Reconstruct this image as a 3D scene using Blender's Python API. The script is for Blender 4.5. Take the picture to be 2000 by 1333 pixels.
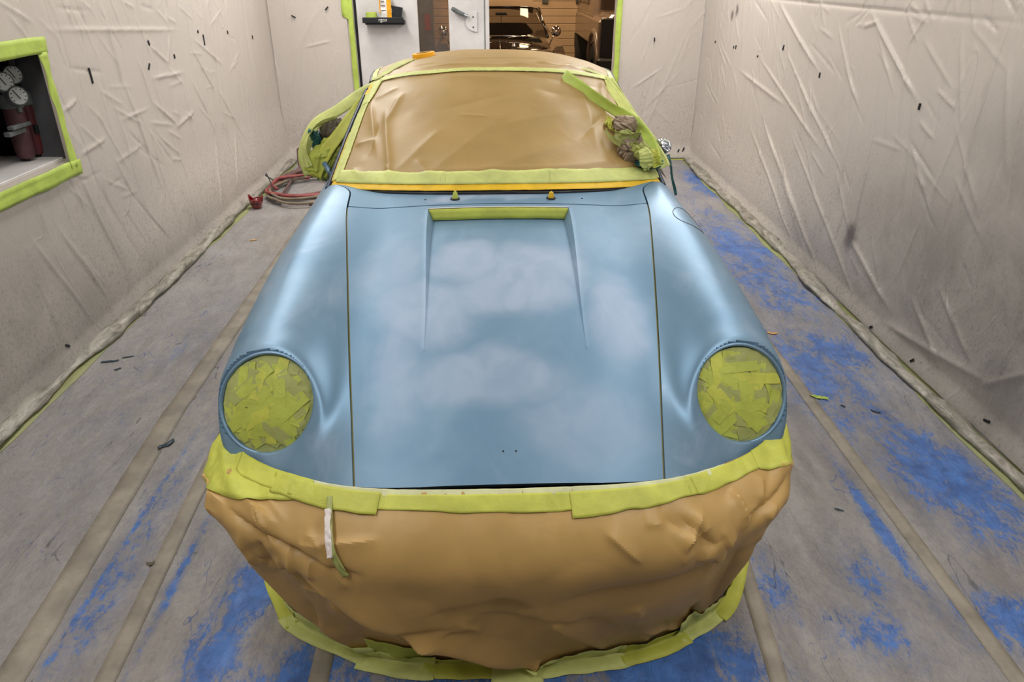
import bpy, math, random
import numpy as np
from mathutils import Vector

for _o in list(bpy.data.objects):
    bpy.data.objects.remove(_o)
SC = bpy.context.scene
COL = SC.collection
PI = math.pi

# ------------------------------------------------------------------ camera, world, lights, exposure
cam_d = bpy.data.cameras.new('camera')
cam = bpy.data.objects.new('camera', cam_d)
COL.objects.link(cam)
cam.location = (0, 0, 1.62)
cam.rotation_euler = (math.radians(90 - 26.5), 0, -math.atan(.0249))
cam_d.sensor_width = 36
cam_d.lens = 36 * 1438 / 2000
cam_d.clip_start = .02
SC.camera = cam

SC.view_settings.view_transform = 'Standard'
SC.view_settings.look = 'None'
SC.view_settings.gamma = 1
SC.view_settings.use_curve_mapping = False
SC.view_settings.exposure = 0.0

W = bpy.data.worlds.new('world')
SC.world = W
W.use_nodes = True
W.node_tree.nodes['Background'].inputs[0].default_value = (.55, .57, .6, 1)
W.node_tree.nodes['Background'].inputs[1].default_value = .15

BOOTH_POWER = 22.5
GARAGE_POWER = 42.0


def area(name, loc, sx, sy, power, color, rot=(0, 0, 0), parent=None):
    d = bpy.data.lights.new(name, 'AREA')
    d.shape = 'RECTANGLE'
    d.size, d.size_y = sx, sy
    d.energy = power
    d.color = color
    o = bpy.data.objects.new(name, d)
    COL.objects.link(o)
    o.location = loc
    o.rotation_euler = rot
    o.parent = parent
    return o


# booth luminaires: two rows under the ceiling, one per side (their housings are built with the ceiling)
LUM = [(sx * 1.30, y) for sx in (-1, 1) for y in (.6, 2.4, 4.2, 6.0)]
LUMW = {.6: 1.0, 2.4: .64, 4.2: .92, 6.0: 1.85}   # row powers weighted to brighten the end wall and nose paper
for (lx, ly) in LUM:
    area('tube_light', (lx, ly, 2.60), .50, 1.45, BOOTH_POWER * LUMW[ly], (1, .975, .94), (0, math.radians(14 if lx > 0 else -14), 0))
for (gx, gy) in [(-1.2, 9.4), (.9, 11.4), (2.6, 9.6), (-1.4, 12.0)]:
    area('garage_light', (gx, gy, 3.0), .3, 1.5, GARAGE_POWER, (1, .70, .42))

# ------------------------------------------------------------------ helpers


def tag(o, label=None, cat=None, group=None, kind=None):
    if label: o['label'] = label
    if cat: o['category'] = cat
    if group: o['group'] = group
    if kind: o['kind'] = kind
    return o


def empty(name, loc=(0, 0, 0), rz=0, parent=None):
    o = bpy.data.objects.new(name, None)
    COL.objects.link(o)
    o.location = loc
    o.rotation_euler = (0, 0, rz)
    o.empty_display_size = .05
    o.parent = parent
    return o


def mobj(name, verts, faces, mat, parent=None, smooth=True):
    me = bpy.data.meshes.new(name)
    me.from_pydata([tuple(map(float, v)) for v in verts], [], [tuple(int(i) for i in f) for f in faces])
    if smooth:
        me.polygons.foreach_set('use_smooth', [True] * len(me.polygons))
    me.update()
    o = bpy.data.objects.new(name, me)
    if mat: me.materials.append(mat)
    COL.objects.link(o)
    o.parent = parent
    return o


def gfaces(n, m, wrap=False):
    i = np.arange(n - 1)[:, None]
    j = np.arange(m if wrap else m - 1)[None, :]
    j2 = (j + 1) % m
    F = np.stack([i * m + j, (i + 1) * m + j, (i + 1) * m + j2, i * m + j2], -1).reshape(-1, 4)
    return F


def gobj(name, P, mat, parent=None, smooth=True, flip=False, mask=None, wrap=False, thick=0):
    """grid of points P[n, m, 3] as one mesh"""
    P = np.asarray(P, float)
    n, m = P.shape[:2]
    F = gfaces(n, m, wrap)
    if flip: F = F[:, ::-1]
    if mask is not None:
        F = F[mask.reshape(-1)]
    me = bpy.data.meshes.new(name)
    me.vertices.add(n * m)
    me.vertices.foreach_set('co', P.reshape(-1))
    me.loops.add(len(F) * 4)
    me.loops.foreach_set('vertex_index', F.reshape(-1).astype(np.int32))
    me.polygons.add(len(F))
    me.polygons.foreach_set('loop_start', np.arange(len(F), dtype=np.int32) * 4)
    me.polygons.foreach_set('loop_total', np.full(len(F), 4, dtype=np.int32))
    me.update(calc_edges=True)
    if smooth: me.polygons.foreach_set('use_smooth', [True] * len(F))
    if mat: me.materials.append(mat)
    o = bpy.data.objects.new(name, me)
    COL.objects.link(o)
    o.parent = parent
    if thick:
        s = o.modifiers.new('thickness', 'SOLIDIFY')
        s.thickness = abs(thick)
        s.offset = 1 if thick > 0 else -1
    return o


class MB:
    """collects boxes, tubes and lathes for one mesh"""

    def __init__(s):
        s.v, s.f = [], []

    def add(s, v, f):
        b = len(s.v)
        s.v += [tuple(map(float, x)) for x in v]
        s.f += [tuple(int(i) + b for i in q) for q in f]
        return s

    def box(s, x0, x1, y0, y1, z0, z1, bev=0.0):
        if bev <= 0:
            v = [(x, y, z) for x in (x0, x1) for y in (y0, y1) for z in (z0, z1)]
            f = [(0, 1, 3, 2), (4, 6, 7, 5), (0, 4, 5, 1), (2, 3, 7, 6), (0, 2, 6, 4), (1, 5, 7, 3)]
            return s.add(v, f)
        b = min(bev, (x1 - x0) * .45, (y1 - y0) * .45, (z1 - z0) * .45)
        rings = []
        for (ins, z) in ((b, z0), (0, z0 + b), (0, z1 - b), (b, z1)):
            a0, a1, c0, c1 = x0 + ins, x1 - ins, y0 + ins, y1 - ins
            rings.append([(a0 + b, c0, z), (a1 - b, c0, z), (a1, c0 + b, z), (a1, c1 - b, z),
                          (a1 - b, c1, z), (a0 + b, c1, z), (a0, c1 - b, z), (a0, c0 + b, z)])
        v = [p for r in rings for p in r]
        f = [(i * 8 + j, i * 8 + (j + 1) % 8, (i + 1) * 8 + (j + 1) % 8, (i + 1) * 8 + j) for i in range(3) for j in range(8)]
        f += [tuple(range(7, -1, -1)), tuple(range(24, 32))]
        return s.add(v, f)

    def tube(s, pts, r, n=10, cap=True):
        pts = [np.array(p, float) for p in pts]
        rs = r if isinstance(r, (list, tuple, np.ndarray)) else [r] * len(pts)
        prev = None
        V = []
        for i, p in enumerate(pts):
            a = pts[max(i - 1, 0)]
            b = pts[min(i + 1, len(pts) - 1)]
            t = b - a
            t /= (np.linalg.norm(t) + 1e-9)
            if prev is None:
                ref = np.array([0, 0, 1.]) if abs(t[2]) < .9 else np.array([1., 0, 0])
                u = np.cross(t, ref)
            else:
                u = prev - t * (prev @ t)
            u /= (np.linalg.norm(u) + 1e-9)
            w = np.cross(t, u)
            prev = u
            for k in range(n):
                an = 2 * PI * k / n
                V.append(p + rs[i] * (math.cos(an) * u + math.sin(an) * w))
        m = len(pts)
        f = [(i * n + k, i * n + (k + 1) % n, (i + 1) * n + (k + 1) % n, (i + 1) * n + k) for i in range(m - 1) for k in range(n)]
        if cap: f += [tuple(range(n - 1, -1, -1)), tuple(range((m - 1) * n, m * n))]
        return s.add(V, f)

    def lathe(s, prof, c, axis=(0, 0, 1), n=32, closed=False):
        """prof: (radius, height along axis)"""
        ax = np.array(axis, float)
        ax /= np.linalg.norm(ax)
        ref = np.array([0, 0, 1.]) if abs(ax[2]) < .9 else np.array([1., 0, 0])
        u = np.cross(ax, ref)
        u /= np.linalg.norm(u)
        w = np.cross(ax, u)
        c = np.array(c, float)
        V = []
        for (r, h) in prof:
            for k in range(n):
                a = 2 * PI * k / n
                V.append(c + ax * h + r * (math.cos(a) * u + math.sin(a) * w))
        m = len(prof)
        rng = m if closed else m - 1
        f = [(i * n + k, i * n + (k + 1) % n, ((i + 1) % m) * n + (k + 1) % n, ((i + 1) % m) * n + k) for i in range(rng) for k in range(n)]
        if not closed:
            if prof[0][0] > 1e-5: f.append(tuple(range(n - 1, -1, -1)))
            if prof[-1][0] > 1e-5: f.append(tuple(range((m - 1) * n, m * n)))
        return s.add(V, f)

    def build(s, name, mat, parent=None, smooth=False):
        o = mobj(name, s.v, s.f, mat, parent, smooth)
        return o


def autosmooth(o, ang=35):
    me = o.data
    me.polygons.foreach_set('use_smooth', [True] * len(me.polygons))
    try:
        me.set_sharp_from_angle(angle=math.radians(ang))
    except Exception:
        pass
    return o


def spline(xs, ys):
    """natural cubic spline as a function, linear outside"""
    xs = np.array(xs, float)
    ys = np.array(ys, float)
    n = len(xs)
    h = np.diff(xs)
    A = np.zeros((n, n))
    r = np.zeros(n)
    A[0, 0] = A[-1, -1] = 1
    for i in range(1, n - 1):
        A[i, i - 1], A[i, i], A[i, i + 1] = h[i - 1], 2 * (h[i - 1] + h[i]), h[i]
        r[i] = 6 * ((ys[i + 1] - ys[i]) / h[i] - (ys[i] - ys[i - 1]) / h[i - 1])
    M = np.linalg.solve(A, r)

    def f(x):
        x = np.asarray(x, float)
        k = np.clip(np.searchsorted(xs, x) - 1, 0, n - 2)
        xc = np.clip(x, xs[0], xs[-1])
        a, b, hh = xs[k], xs[k + 1], h[k]
        v = (M[k] * (b - xc) ** 3 + M[k + 1] * (xc - a) ** 3) / (6 * hh) + (ys[k] / hh - M[k] * hh / 6) * (b - xc) + (ys[k + 1] / hh - M[k + 1] * hh / 6) * (xc - a)
        s0 = (ys[1] - ys[0]) / h[0] - h[0] * M[1] / 6
        s1 = (ys[-1] - ys[-2]) / h[-1] + h[-1] * M[-2] / 6
        return v + np.where(x < xs[0], (x - xs[0]) * s0, 0) + np.where(x > xs[-1], (x - xs[-1]) * s1, 0)
    return f


def sstep(a, b, x):
    t = np.clip((np.asarray(x, float) - a) / (b - a), 0, 1)
    return t * t * (3 - 2 * t)


def smin(a, b, k):
    h = np.clip(.5 + .5 * (b - a) / k, 0, 1)
    return b * (1 - h) + a * h - k * h * (1 - h)


def smax(a, b, k):
    return -smin(-a, -b, k)


def vnoise(X, Y, seed=0):
    """smooth value noise on arrays, -1..1"""
    X = np.asarray(X, float)
    Y = np.asarray(Y, float)
    xi = np.floor(X).astype(np.int64)
    yi = np.floor(Y).astype(np.int64)
    fx, fy = X - xi, Y - yi
    fx = fx * fx * (3 - 2 * fx)
    fy = fy * fy * (3 - 2 * fy)

    def hsh(a, b):
        n = (a * 374761393 + b * 668265263 + seed * 982451653) & 0x7fffffff
        n = ((n ^ (n >> 13)) * 1274126177) & 0x7fffffff
        return ((n ^ (n >> 16)) & 0xffff) / 32767.5 - 1
    return (hsh(xi, yi) * (1 - fx) + hsh(xi + 1, yi) * fx) * (1 - fy) + (hsh(xi, yi + 1) * (1 - fx) + hsh(xi + 1, yi + 1) * fx) * fy


def fbm(X, Y, seed=0, oct=4):
    s, a = 0, 1
    for i in range(oct):
        s = s + a * vnoise(X * 2 ** i, Y * 2 ** i, seed + i)
        a *= .5
    return s


def creases(X, Y, segs, asym=1.0):
    """height of sharp folds: (x0,y0,x1,y1,amp,width)"""
    Hh = np.zeros_like(X)
    for (x0, y0, x1, y1, a, w) in segs:
        dx, dy = x1 - x0, y1 - y0
        L = math.hypot(dx, dy) + 1e-9
        q = 6 * w * max(1, asym)
        m = (X > min(x0, x1) - q) & (X < max(x0, x1) + q) & (Y > min(y0, y1) - q) & (Y < max(y0, y1) + q)
        if not m.any(): continue
        px, py = X[m] - x0, Y[m] - y0
        t = (px * dx + py * dy) / (L * L)
        d = (px * dy - py * dx) / L
        d = np.where(d > 0, d, -d / asym)
        win = np.clip(np.minimum(t + .05, 1.05 - t) / .35, 0, 1)
        win = win * win * (3 - 2 * win)
        e = .25 * w
        Hh[m] += a * np.exp(-(np.sqrt(d * d + e * e) - e) / w) * win
    return Hh


def gnormals(P):
    du = np.gradient(P, axis=0)
    dv = np.gradient(P, axis=1)
    n = np.cross(du, dv)
    return n / (np.linalg.norm(n, axis=-1, keepdims=True) + 1e-12)


# ------------------------------------------------------------------ materials
def srgb(r, g, b):
    def c(x):
        x /= 255.
        return x / 12.92 if x <= .04045 else ((x + .055) / 1.055) ** 2.4
    return (c(r), c(g), c(b), 1)


class NT:
    def __init__(s, name):
        s.m = bpy.data.materials.new(name)
        s.m.use_nodes = True
        s.t = s.m.node_tree
        s.t.nodes.clear()
        s.out = s.t.nodes.new('ShaderNodeOutputMaterial')
        s._tc = None

    def n(s, typ, ins=None, **props):
        nd = s.t.nodes.new('ShaderNode' + typ)
        for k, v in props.items(): setattr(nd, k, v)
        for k, v in (ins or {}).items():
            sk = nd.inputs[k]
            if isinstance(v, bpy.types.NodeSocket): s.t.links.new(v, sk)
            else: sk.default_value = v
        return nd

    @property
    def co(s):
        if s._tc is None: s._tc = s.n('TexCoord').outputs['Object']
        return s._tc

    def math(s, op, a, b=0.0, c=None, clamp=False):
        d = {0: a, 1: b}
        if c is not None: d[2] = c
        return s.n('Math', d, operation=op, use_clamp=clamp).outputs[0]

    def mapping(s, scale=(1, 1, 1), loc=(0, 0, 0), rot=(0, 0, 0), vec=None):
        return s.n('Mapping', {0: vec or s.co, 1: loc, 2: rot, 3: scale}).outputs[0]

    def noise(s, scale=5, detail=4, rough=.55, dist=0, vec=None):
        return s.n('TexNoise', {'Vector': vec or s.co, 'Scale': scale, 'Detail': detail, 'Roughness': rough, 'Distortion': dist}).outputs[0]

    def rng(s, v, a, b, c=0., d=1., smooth=True):
        return s.n('MapRange', {0: v, 1: a, 2: b, 3: c, 4: d}, interpolation_type='SMOOTHSTEP' if smooth else 'LINEAR').outputs[0]

    def mix(s, f, a, b):
        nd = s.n('Mix', data_type='RGBA')
        for k, v in ((0, f), (6, a), (7, b)):
            if isinstance(v, bpy.types.NodeSocket): s.t.links.new(v, nd.inputs[k])
            else: nd.inputs[k].default_value = v
        return nd.outputs[2]

    def blob(s, c, rad, r0=.6, r1=1.0, vec=None):
        """1 inside an ellipse at c with radii rad (object space), 0 outside"""
        q = s.mapping(scale=tuple(1. / r for r in rad), loc=tuple(-c[i] / rad[i] for i in range(3)), vec=vec)
        l = s.n('VectorMath', {0: q}, operation='LENGTH').outputs['Value']
        return s.rng(l, r0, r1, 1., 0.)

    def bump(s, h, strength=.3, dist=.01, normal=None):
        d = {'Height': h, 'Strength': strength, 'Distance': dist}
        if normal: d['Normal'] = normal
        return s.n('Bump', d).outputs[0]

    def principled(s, **ins):
        return s.n('BsdfPrincipled', {k.replace('_', ' '): v for k, v in ins.items()}).outputs[0]

    def done(s, sh):
        s.t.links.new(sh, s.out.inputs[0])
        return s.m


def plain(name, col, rough=.5, metal=0., var=.06, scale=14., bump=0., bscale=60., coat=0., spec=.5):
    t = NT(name)
    nz = t.noise(scale, 5, .6)
    dark = tuple(c * (1 - var * 2.2) for c in col[:3]) + (1,)
    lite = tuple(min(1, c * (1 + var * 1.6)) for c in col[:3]) + (1,)
    c = t.mix(t.rng(nz, .25, .75), dark, lite)
    ins = dict(Base_Color=c, Roughness=rough, Metallic=metal, Coat_Weight=coat, Coat_Roughness=.08)
    ins['Specular IOR Level'] = spec
    if bump: ins['Normal'] = t.bump(t.noise(bscale, 4), bump, .004)
    return t.done(t.principled(**ins))


def mat_paint(patches=False):
    t = NT('satin_blue_paint_hood' if patches else 'satin_blue_paint')
    base = srgb(128, 157, 181)
    deep = srgb(108, 141, 167)
    pale = srgb(170, 183, 205)
    big = t.noise(3.2, 4, .55, .6, t.mapping((1, .7, 1)))
    c = t.mix(t.rng(big, .35, .72), deep, base)
    fac = t.math('MULTIPLY', t.rng(t.noise(7, 5, .6, 1.2, t.mapping((1, .5, 1))), .5, .8), .35)
    rough = .42
    if patches:
        wob = t.n('VectorMath', {0: t.co, 1: t.n('VectorMath', {0: t.n('TexNoise', {'Vector': t.co, 'Scale': 6., 'Detail': 2.}).outputs[1], 3: .14}, operation='SCALE').outputs[0]}, operation='ADD').outputs[0]
        wob = t.n('VectorMath', {0: wob, 1: (.07, .07, .07)}, operation='SUBTRACT').outputs[0]
        tot = None
        for (cx, cy, rx, ry, wt) in [(-.10, .90, .13, .17, .75), (.09, .86, .18, .18, .78), (.02, .74, .25, .14, .75), (-.21, .66, .17, .18, .68), (.31, .64, .11, .20, .68),
                                     (-.05, .42, .27, .10, .6), (.18, .30, .2, .14, .35), (-.28, .45, .08, .25, .45), (-.32, .85, .12, .2, .35), (.02, 1.3, .2, .04, .7), (-.14, 1.30, .12, .05, .8)]:
            b = t.math('MULTIPLY', t.blob((cx, cy, .8), (rx, ry, 2.), .40, 1.10, wob), wt)
            tot = b if tot is None else t.math('MAXIMUM', tot, b)
        streak = t.rng(t.noise(9, 3, .5, 1.5, t.mapping((1, .55, 1), rot=(0, 0, .6))), .3, .7, .65, 1.)
        fac = t.math('MAXIMUM', t.math('MULTIPLY', tot, streak), t.math('MULTIPLY', fac, .5))
        rough = t.math('MULTIPLY_ADD', fac, .06, .57)
    c = t.mix(fac, c, pale)
    # fine sanding lines
    fine = t.noise(420, 2, .5, 0, t.mapping((1, .08, 1)))
    nb = t.bump(fine, .025, .001)
    sh = t.principled(Base_Color=c, Roughness=rough, Metallic=.42, Normal=nb, Coat_Weight=.0, Coat_Roughness=.3)
    return t.done(sh)


def mat_tape(name, col, alpha=1., var=.12):
    t = NT(name)
    nz = t.noise(9, 5, .65, .5)
    c = t.mix(t.rng(nz, .3, .72), tuple(x * (1 - var) for x in col[:3]) + (1,), tuple(min(1, x * (1 + var)) for x in col[:3]) + (1,))
    nb = t.bump(t.noise(240, 3, .6), .12, .002, t.bump(t.noise(28, 4, .6, 1.), .30, .006))
    sh = t.principled(Base_Color=c, Roughness=.55, Normal=nb)
    tr = t.n('BsdfTranslucent', {0: c, 1: nb}).outputs[0]
    sh = t.n('MixShader', {0: .12, 1: sh, 2: tr}).outputs[0]
    if alpha < 1:
        sh = t.n('MixShader', {0: 1 - alpha, 1: sh, 2: t.n('BsdfTransparent').outputs[0]}).outputs[0]
    return t.done(sh)


def mat_kraft(name, col):
    t = NT(name)
    nz = t.noise(5, 5, .6)
    c = t.mix(t.rng(nz, .3, .7), tuple(x * .92 for x in col[:3]) + (1,), tuple(x * 1.06 for x in col[:3]) + (1,))
    fib = t.noise(500, 2, .5, 0, t.mapping((1, .2, .2)))
    nb = t.bump(fib, .05, .001, t.bump(t.noise(7, 3, .5, 1.2), .18, .010))
    return t.done(t.principled(Base_Color=c, Roughness=.46, Normal=nb, Specular_IOR_Level=.45))


def mat_film():
    """clear masking film, dusted with overspray"""
    t = NT('clear_masking_film')
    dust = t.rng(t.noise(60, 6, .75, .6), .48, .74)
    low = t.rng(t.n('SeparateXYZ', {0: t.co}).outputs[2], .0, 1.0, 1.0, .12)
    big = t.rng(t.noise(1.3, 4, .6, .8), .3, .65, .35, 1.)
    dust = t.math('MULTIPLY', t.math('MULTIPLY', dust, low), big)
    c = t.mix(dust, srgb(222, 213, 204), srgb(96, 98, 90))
    # grey overspray plus painted-in shade on the lower film, strongest at the near ends
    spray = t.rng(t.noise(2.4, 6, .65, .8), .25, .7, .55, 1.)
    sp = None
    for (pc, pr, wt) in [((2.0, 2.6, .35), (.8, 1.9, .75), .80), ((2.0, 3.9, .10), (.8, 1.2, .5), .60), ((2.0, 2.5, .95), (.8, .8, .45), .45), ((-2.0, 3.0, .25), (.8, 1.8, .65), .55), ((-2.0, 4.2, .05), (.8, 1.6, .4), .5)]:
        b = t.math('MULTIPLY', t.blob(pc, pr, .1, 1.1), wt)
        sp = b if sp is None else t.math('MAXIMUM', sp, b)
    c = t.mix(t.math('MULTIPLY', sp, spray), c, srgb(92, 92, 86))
    # dark overspray bursts
    for (p, r) in [((1.9, 3.785, .345), .10), ((1.9, 6.34, 1.364), .055), ((1.9, 6.46, 1.32), .05)]:
        wob = t.n('VectorMath', {0: t.co, 1: t.n('VectorMath', {0: t.n('TexNoise', {'Vector': t.co, 'Scale': 22., 'Detail': 4.}).outputs[1], 3: r * .9}, operation='SCALE').outputs[0]}, operation='ADD').outputs[0]
        wob = t.n('VectorMath', {0: wob, 1: (r * .45,) * 3}, operation='SUBTRACT').outputs[0]
        b = t.blob(p, (.5, r, r * 1.15), .1, 1.1, wob)
        c = t.mix(t.math('MULTIPLY', b, .93), c, srgb(38, 36, 40))
    hgt = t.math('MULTIPLY', t.noise(9, 5, .55, 2.2, t.mapping((1, 1.6, .5))), .25)
    # hair-thin wrinkles
    for k, (ry, sc, st, th, am) in enumerate([(.1, 2.6, .16, .013, .30), (.75, 2.9, .25, .010, .34), (-.5, 3.3, .25, .010, .30)]):
        w = t.noise(sc, 1, .5, .5, t.mapping((1, 1, st), rot=(ry, ry * .6, 0), loc=(k * 1.7, k * 2.3, k)))
        ln = t.rng(t.math('ABSOLUTE', t.math('SUBTRACT', w, .5)), .0, th, 1., 0.)
        gate = t.rng(t.noise(1.9, 2, .5, 0, t.mapping(loc=(k * 5, 3, 1))), .50, .62, 0., am)
        hgt = t.math('ADD', hgt, t.math('MULTIPLY', ln, gate))
    nb = t.bump(hgt, .55, .010)
    sh = t.principled(Base_Color=c, Roughness=.26, Normal=nb, Specular_IOR_Level=.5)
    return t.done(t.n('MixShader', {0: .34, 1: sh, 2: t.n('BsdfTransparent', {0: (.97, .96, .95, 1)}).outputs[0]}).outputs[0])


def mat_floor():
    t = NT('scuffed_floor_film')
    g1 = t.noise(1.6, 6, .6, .4)
    c = t.mix(t.rng(g1, .3, .7), srgb(146, 141, 138), srgb(166, 162, 159))
    tan = t.rng(t.noise(.9, 4, .6, .6, t.mapping((1.2, .5, 1), loc=(3, 1, 0))), .48, .72)
    c = t.mix(t.math('MULTIPLY', tan, .5), c, srgb(160, 148, 132))
    mott = t.rng(t.noise(45, 6, .75, .8, t.mapping((1, .6, 1))), .35, .72)
    c = t.mix(t.math('MULTIPLY', mott, .42), c, srgb(112, 110, 112))
    # where the blue film shows through: placed patches plus break-up noise
    reg = None
    for (x, y, rx, ry, w) in [(1.62, 4.4, .46, 2.4, .52), (1.52, 2.9, .46, 1.0, .54), (1.62, 2.1, .38, .75, .58), (1.45, 1.45, .38, .28, .50), (1.00, 1.42, .20, .22, .50), (1.25, 1.85, .05, .7, .62), (1.10, 1.6, .2, .3, .40), (-1.185, 1.9, .03, 1.3, .52), (-.96, 1.6, .03, .9, .46), (-.52, 1.35, .05, .3, .55), (.05, 1.3, .06, .2, .5),
                              (.45, 1.34, .44, .28, .70), (-.05, 1.30, .5, .15, .56), (-.50, 1.30, .30, .24, .62), (-.72, 1.62, .14, .30, .74), (-.76, 1.40, .16, .34, .60), (-1.15, 1.9, .12, 1.2, .38), (-1.5, 3.0, .5, 1.3, .22), (1.83, 6.3, .35, 1.1, .50), (.80, 1.60, .1, .35, .50), (-.74, 1.30, .10, .3, .5)]:
        b = t.math('MULTIPLY', t.blob((x, y, 0), (rx, ry, 5), .0, 1.2), w)
        reg = b if reg is None else t.math('MAXIMUM', reg, b)
    n1 = t.noise(4.2, 12, .78, .7, t.mapping((1, .5, 1)))
    n2 = t.noise(24, 8, .8, 2.2, t.mapping((1, .7, 1), rot=(0, 0, .5)))
    n3 = t.noise(75, 4, .7, 1.0, t.mapping((1, .35, 1), rot=(0, 0, -.4)))
    scr = t.math('ADD', t.math('MULTIPLY', n1, .52), t.math('ADD', t.math('MULTIPLY', n2, .36), t.math('MULTIPLY', n3, .20)))
    v = t.math('ADD', scr, t.math('MULTIPLY', reg, .40))
    m = t.math('MULTIPLY', t.rng(v, .685, .755), .85)
    haze = t.rng(v, .56, .74, 0., .42)
    c = t.mix(haze, c, srgb(96, 112, 150))
    blue = t.mix(t.rng(t.noise(14, 5, .7), .3, .7), srgb(42, 88, 158), srgb(70, 128, 210))
    c = t.mix(m, c, blue)
    # long scratches
    for k, (rz, sc) in enumerate([(.5, 3.0), (-.6, 3.4), (1.3, 2.2), (.1, 6.)]):
        w = t.noise(sc, 4, .6, .25, t.mapping((1, .18, 1), rot=(0, 0, rz), loc=(k * 3.1, k, 0)))
        ln = t.rng(t.math('ABSOLUTE', t.math('SUBTRACT', w, .5)), .0, .0030, 1., 0.)
        gate = t.rng(t.noise(2.6, 4, .6, 0, t.mapping(loc=(k, 5, 0))), .53, .60)
        c = t.mix(t.math('MULTIPLY', t.math('MULTIPLY', ln, gate), .7), c, srgb(58, 88, 150) if k % 2 else srgb(70, 70, 76))
    dk = t.rng(t.noise(38, 3, .5, .6, t.mapping((1, .6, 1))), .775, .80)
    c = t.mix(t.math('MULTIPLY', dk, .85), c, srgb(34, 44, 60))
    wr = t.noise(9, 7, .7, 1.6, t.mapping((1, .45, 1), rot=(0, 0, .25)))
    nb = t.bump(wr, .9, .02)
    nb = t.bump(t.noise(130, 4, .65, .5), .28, .003, nb)
    r = t.mix(m, (.50, .50, .50, 1), (.34, .34, .34, 1))
    return t.done(t.principled(Base_Color=c, Roughness=r, Normal=nb, Specular_IOR_Level=.42))


def mat_glass(name, col, tr=.7, rough=.03):
    t = NT(name)
    sp = t.rng(t.noise(3, 3), .3, .7, rough, rough * 2.5)
    sh = t.principled(Base_Color=col, Roughness=sp, Specular_IOR_Level=.7)
    return t.done(t.n('MixShader', {0: tr, 1: sh, 2: t.n('BsdfTransparent', {0: (.9, .86, .82, 1)}).outputs[0]}).outputs[0])


def mat_emit(name, col, s):
    t = NT(name)
    return t.done(t.n('Emission', {0: col, 1: s}).outputs[0])


M = {}
M['paint'] = mat_paint()
M['hood'] = mat_paint(True)
M['navy'] = plain('dark_navy_paint', srgb(24, 42, 60), .35, .2)
M['kraft'] = mat_kraft('kraft_paper', srgb(187, 152, 92))
M['kraft_w'] = mat_kraft('kraft_paper_windscreen', srgb(164, 136, 84))
M['green'] = mat_tape('green_masking_tape', srgb(200, 204, 86))
M['green_l'] = mat_tape('green_masking_tape_light', srgb(210, 217, 132))
M['green_d'] = mat_tape('green_masking_tape_layered', srgb(186, 196, 84))
M['green_g'] = mat_tape('green_masking_tape_greyed', srgb(170, 176, 104))
M['green_wall'] = mat_tape('green_masking_tape_wall', srgb(184, 206, 92))
M['green_t'] = mat_tape('green_masking_tape_thin', srgb(206, 214, 120), .62)
M['dusty'] = mat_tape('dusty_floor_edge_tape', srgb(150, 154, 104))
M['olive'] = mat_tape('olive_tape_in_gap', srgb(128, 122, 62))
M['yellow'] = mat_tape('yellow_masking_tape', srgb(232, 190, 40))
M['cream'] = mat_tape('cream_backing_tape', srgb(216, 218, 170))
M['white_tape'] = mat_tape('white_foam_tape', srgb(236, 226, 222))
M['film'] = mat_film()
M['floor'] = mat_floor()
M['floortape'] = plain('tan_floor_tape', srgb(148, 140, 127), .6, 0, .14, 7, .3, 90)
M['wall'] = plain('booth_wall_white', srgb(206, 197, 190), .6, 0, .03, 3)
M['ceiling'] = plain('booth_ceiling_white', srgb(222, 218, 212), .7, 0, .02, 3)
M['door'] = plain('dusty_white_door', srgb(206, 202, 200), .5, 0, .07, 3.2, .05, 50)
M['black'] = plain('black_plastic', srgb(24, 26, 30), .45, 0, .1, 20)
M['dark'] = plain('dark_underbody', srgb(20, 21, 23), .7)
M['rubber'] = plain('black_rubber', srgb(30, 29, 28), .75, 0, .1, 30, .2, 80)
M['steel'] = plain('brushed_alloy', srgb(150, 152, 155), .35, .8)
M['chrome'] = plain('chrome', srgb(220, 215, 208), .12, 1., .02)
M['grey_cast'] = plain('grey_cast_metal', srgb(100, 105, 105), .6, .1, .12, 18, .2, 80)
M['niche'] = plain('grey_dusty_niche', srgb(70, 70, 73), .8, 0, .18, 4, .15, 60)
M['redcan'] = plain('dusty_dark_red_bowl', srgb(84, 50, 54), .55, 0, .2, 9)
M['redcan2'] = plain('deep_red_bowl', srgb(84, 26, 32), .5, 0, .2, 9)
M['dial'] = plain('dusty_dial', srgb(168, 170, 168), .6, 0, .06, 30)
M['hose_b'] = plain('brown_hose_rubber', srgb(112, 84, 80), .6, 0, .18, 12)
M['hose_r'] = plain('red_hose_rubber', srgb(142, 68, 66), .55, 0, .16, 12)
M['hose_t'] = plain('tan_hose_rubber', srgb(132, 118, 100), .6, 0, .16, 12)
M['cable'] = plain('black_cable', srgb(36, 38, 42), .5)
M['red'] = plain('glossy_red_plastic', srgb(120, 10, 14), .12, 0, .05, 10, coat=1.)
M['classic'] = plain('gloss_black_car_paint', srgb(34, 25, 22), .08, 0, .05, 3, coat=1.)
M['rover'] = plain('taupe_car_paint', srgb(128, 110, 96), .3, 0, .05, 3, coat=.4)
M['gdoor'] = plain('cream_sectional_door', srgb(212, 186, 152), .5, 0, .03, 4)
M['garage'] = plain('garage_wall', srgb(190, 168, 142), .7, 0, .05, 2)
M['gfloor'] = plain('garage_concrete', srgb(110, 100, 92), .5, 0, .08, 2)
M['wsglass'] = mat_glass('car_glass', srgb(30, 26, 24), .35)
M['slotglass'] = mat_glass('door_slot_glass', srgb(120, 112, 108), .80)
M['foil'] = plain('crinkled_silver_foil', srgb(190, 193, 200), .34, .9, .1, 30, .3, 30)
M['teal'] = plain('teal_stained_tape', srgb(44, 98, 96), .5, 0, .25, 16, .3, 60)
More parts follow.
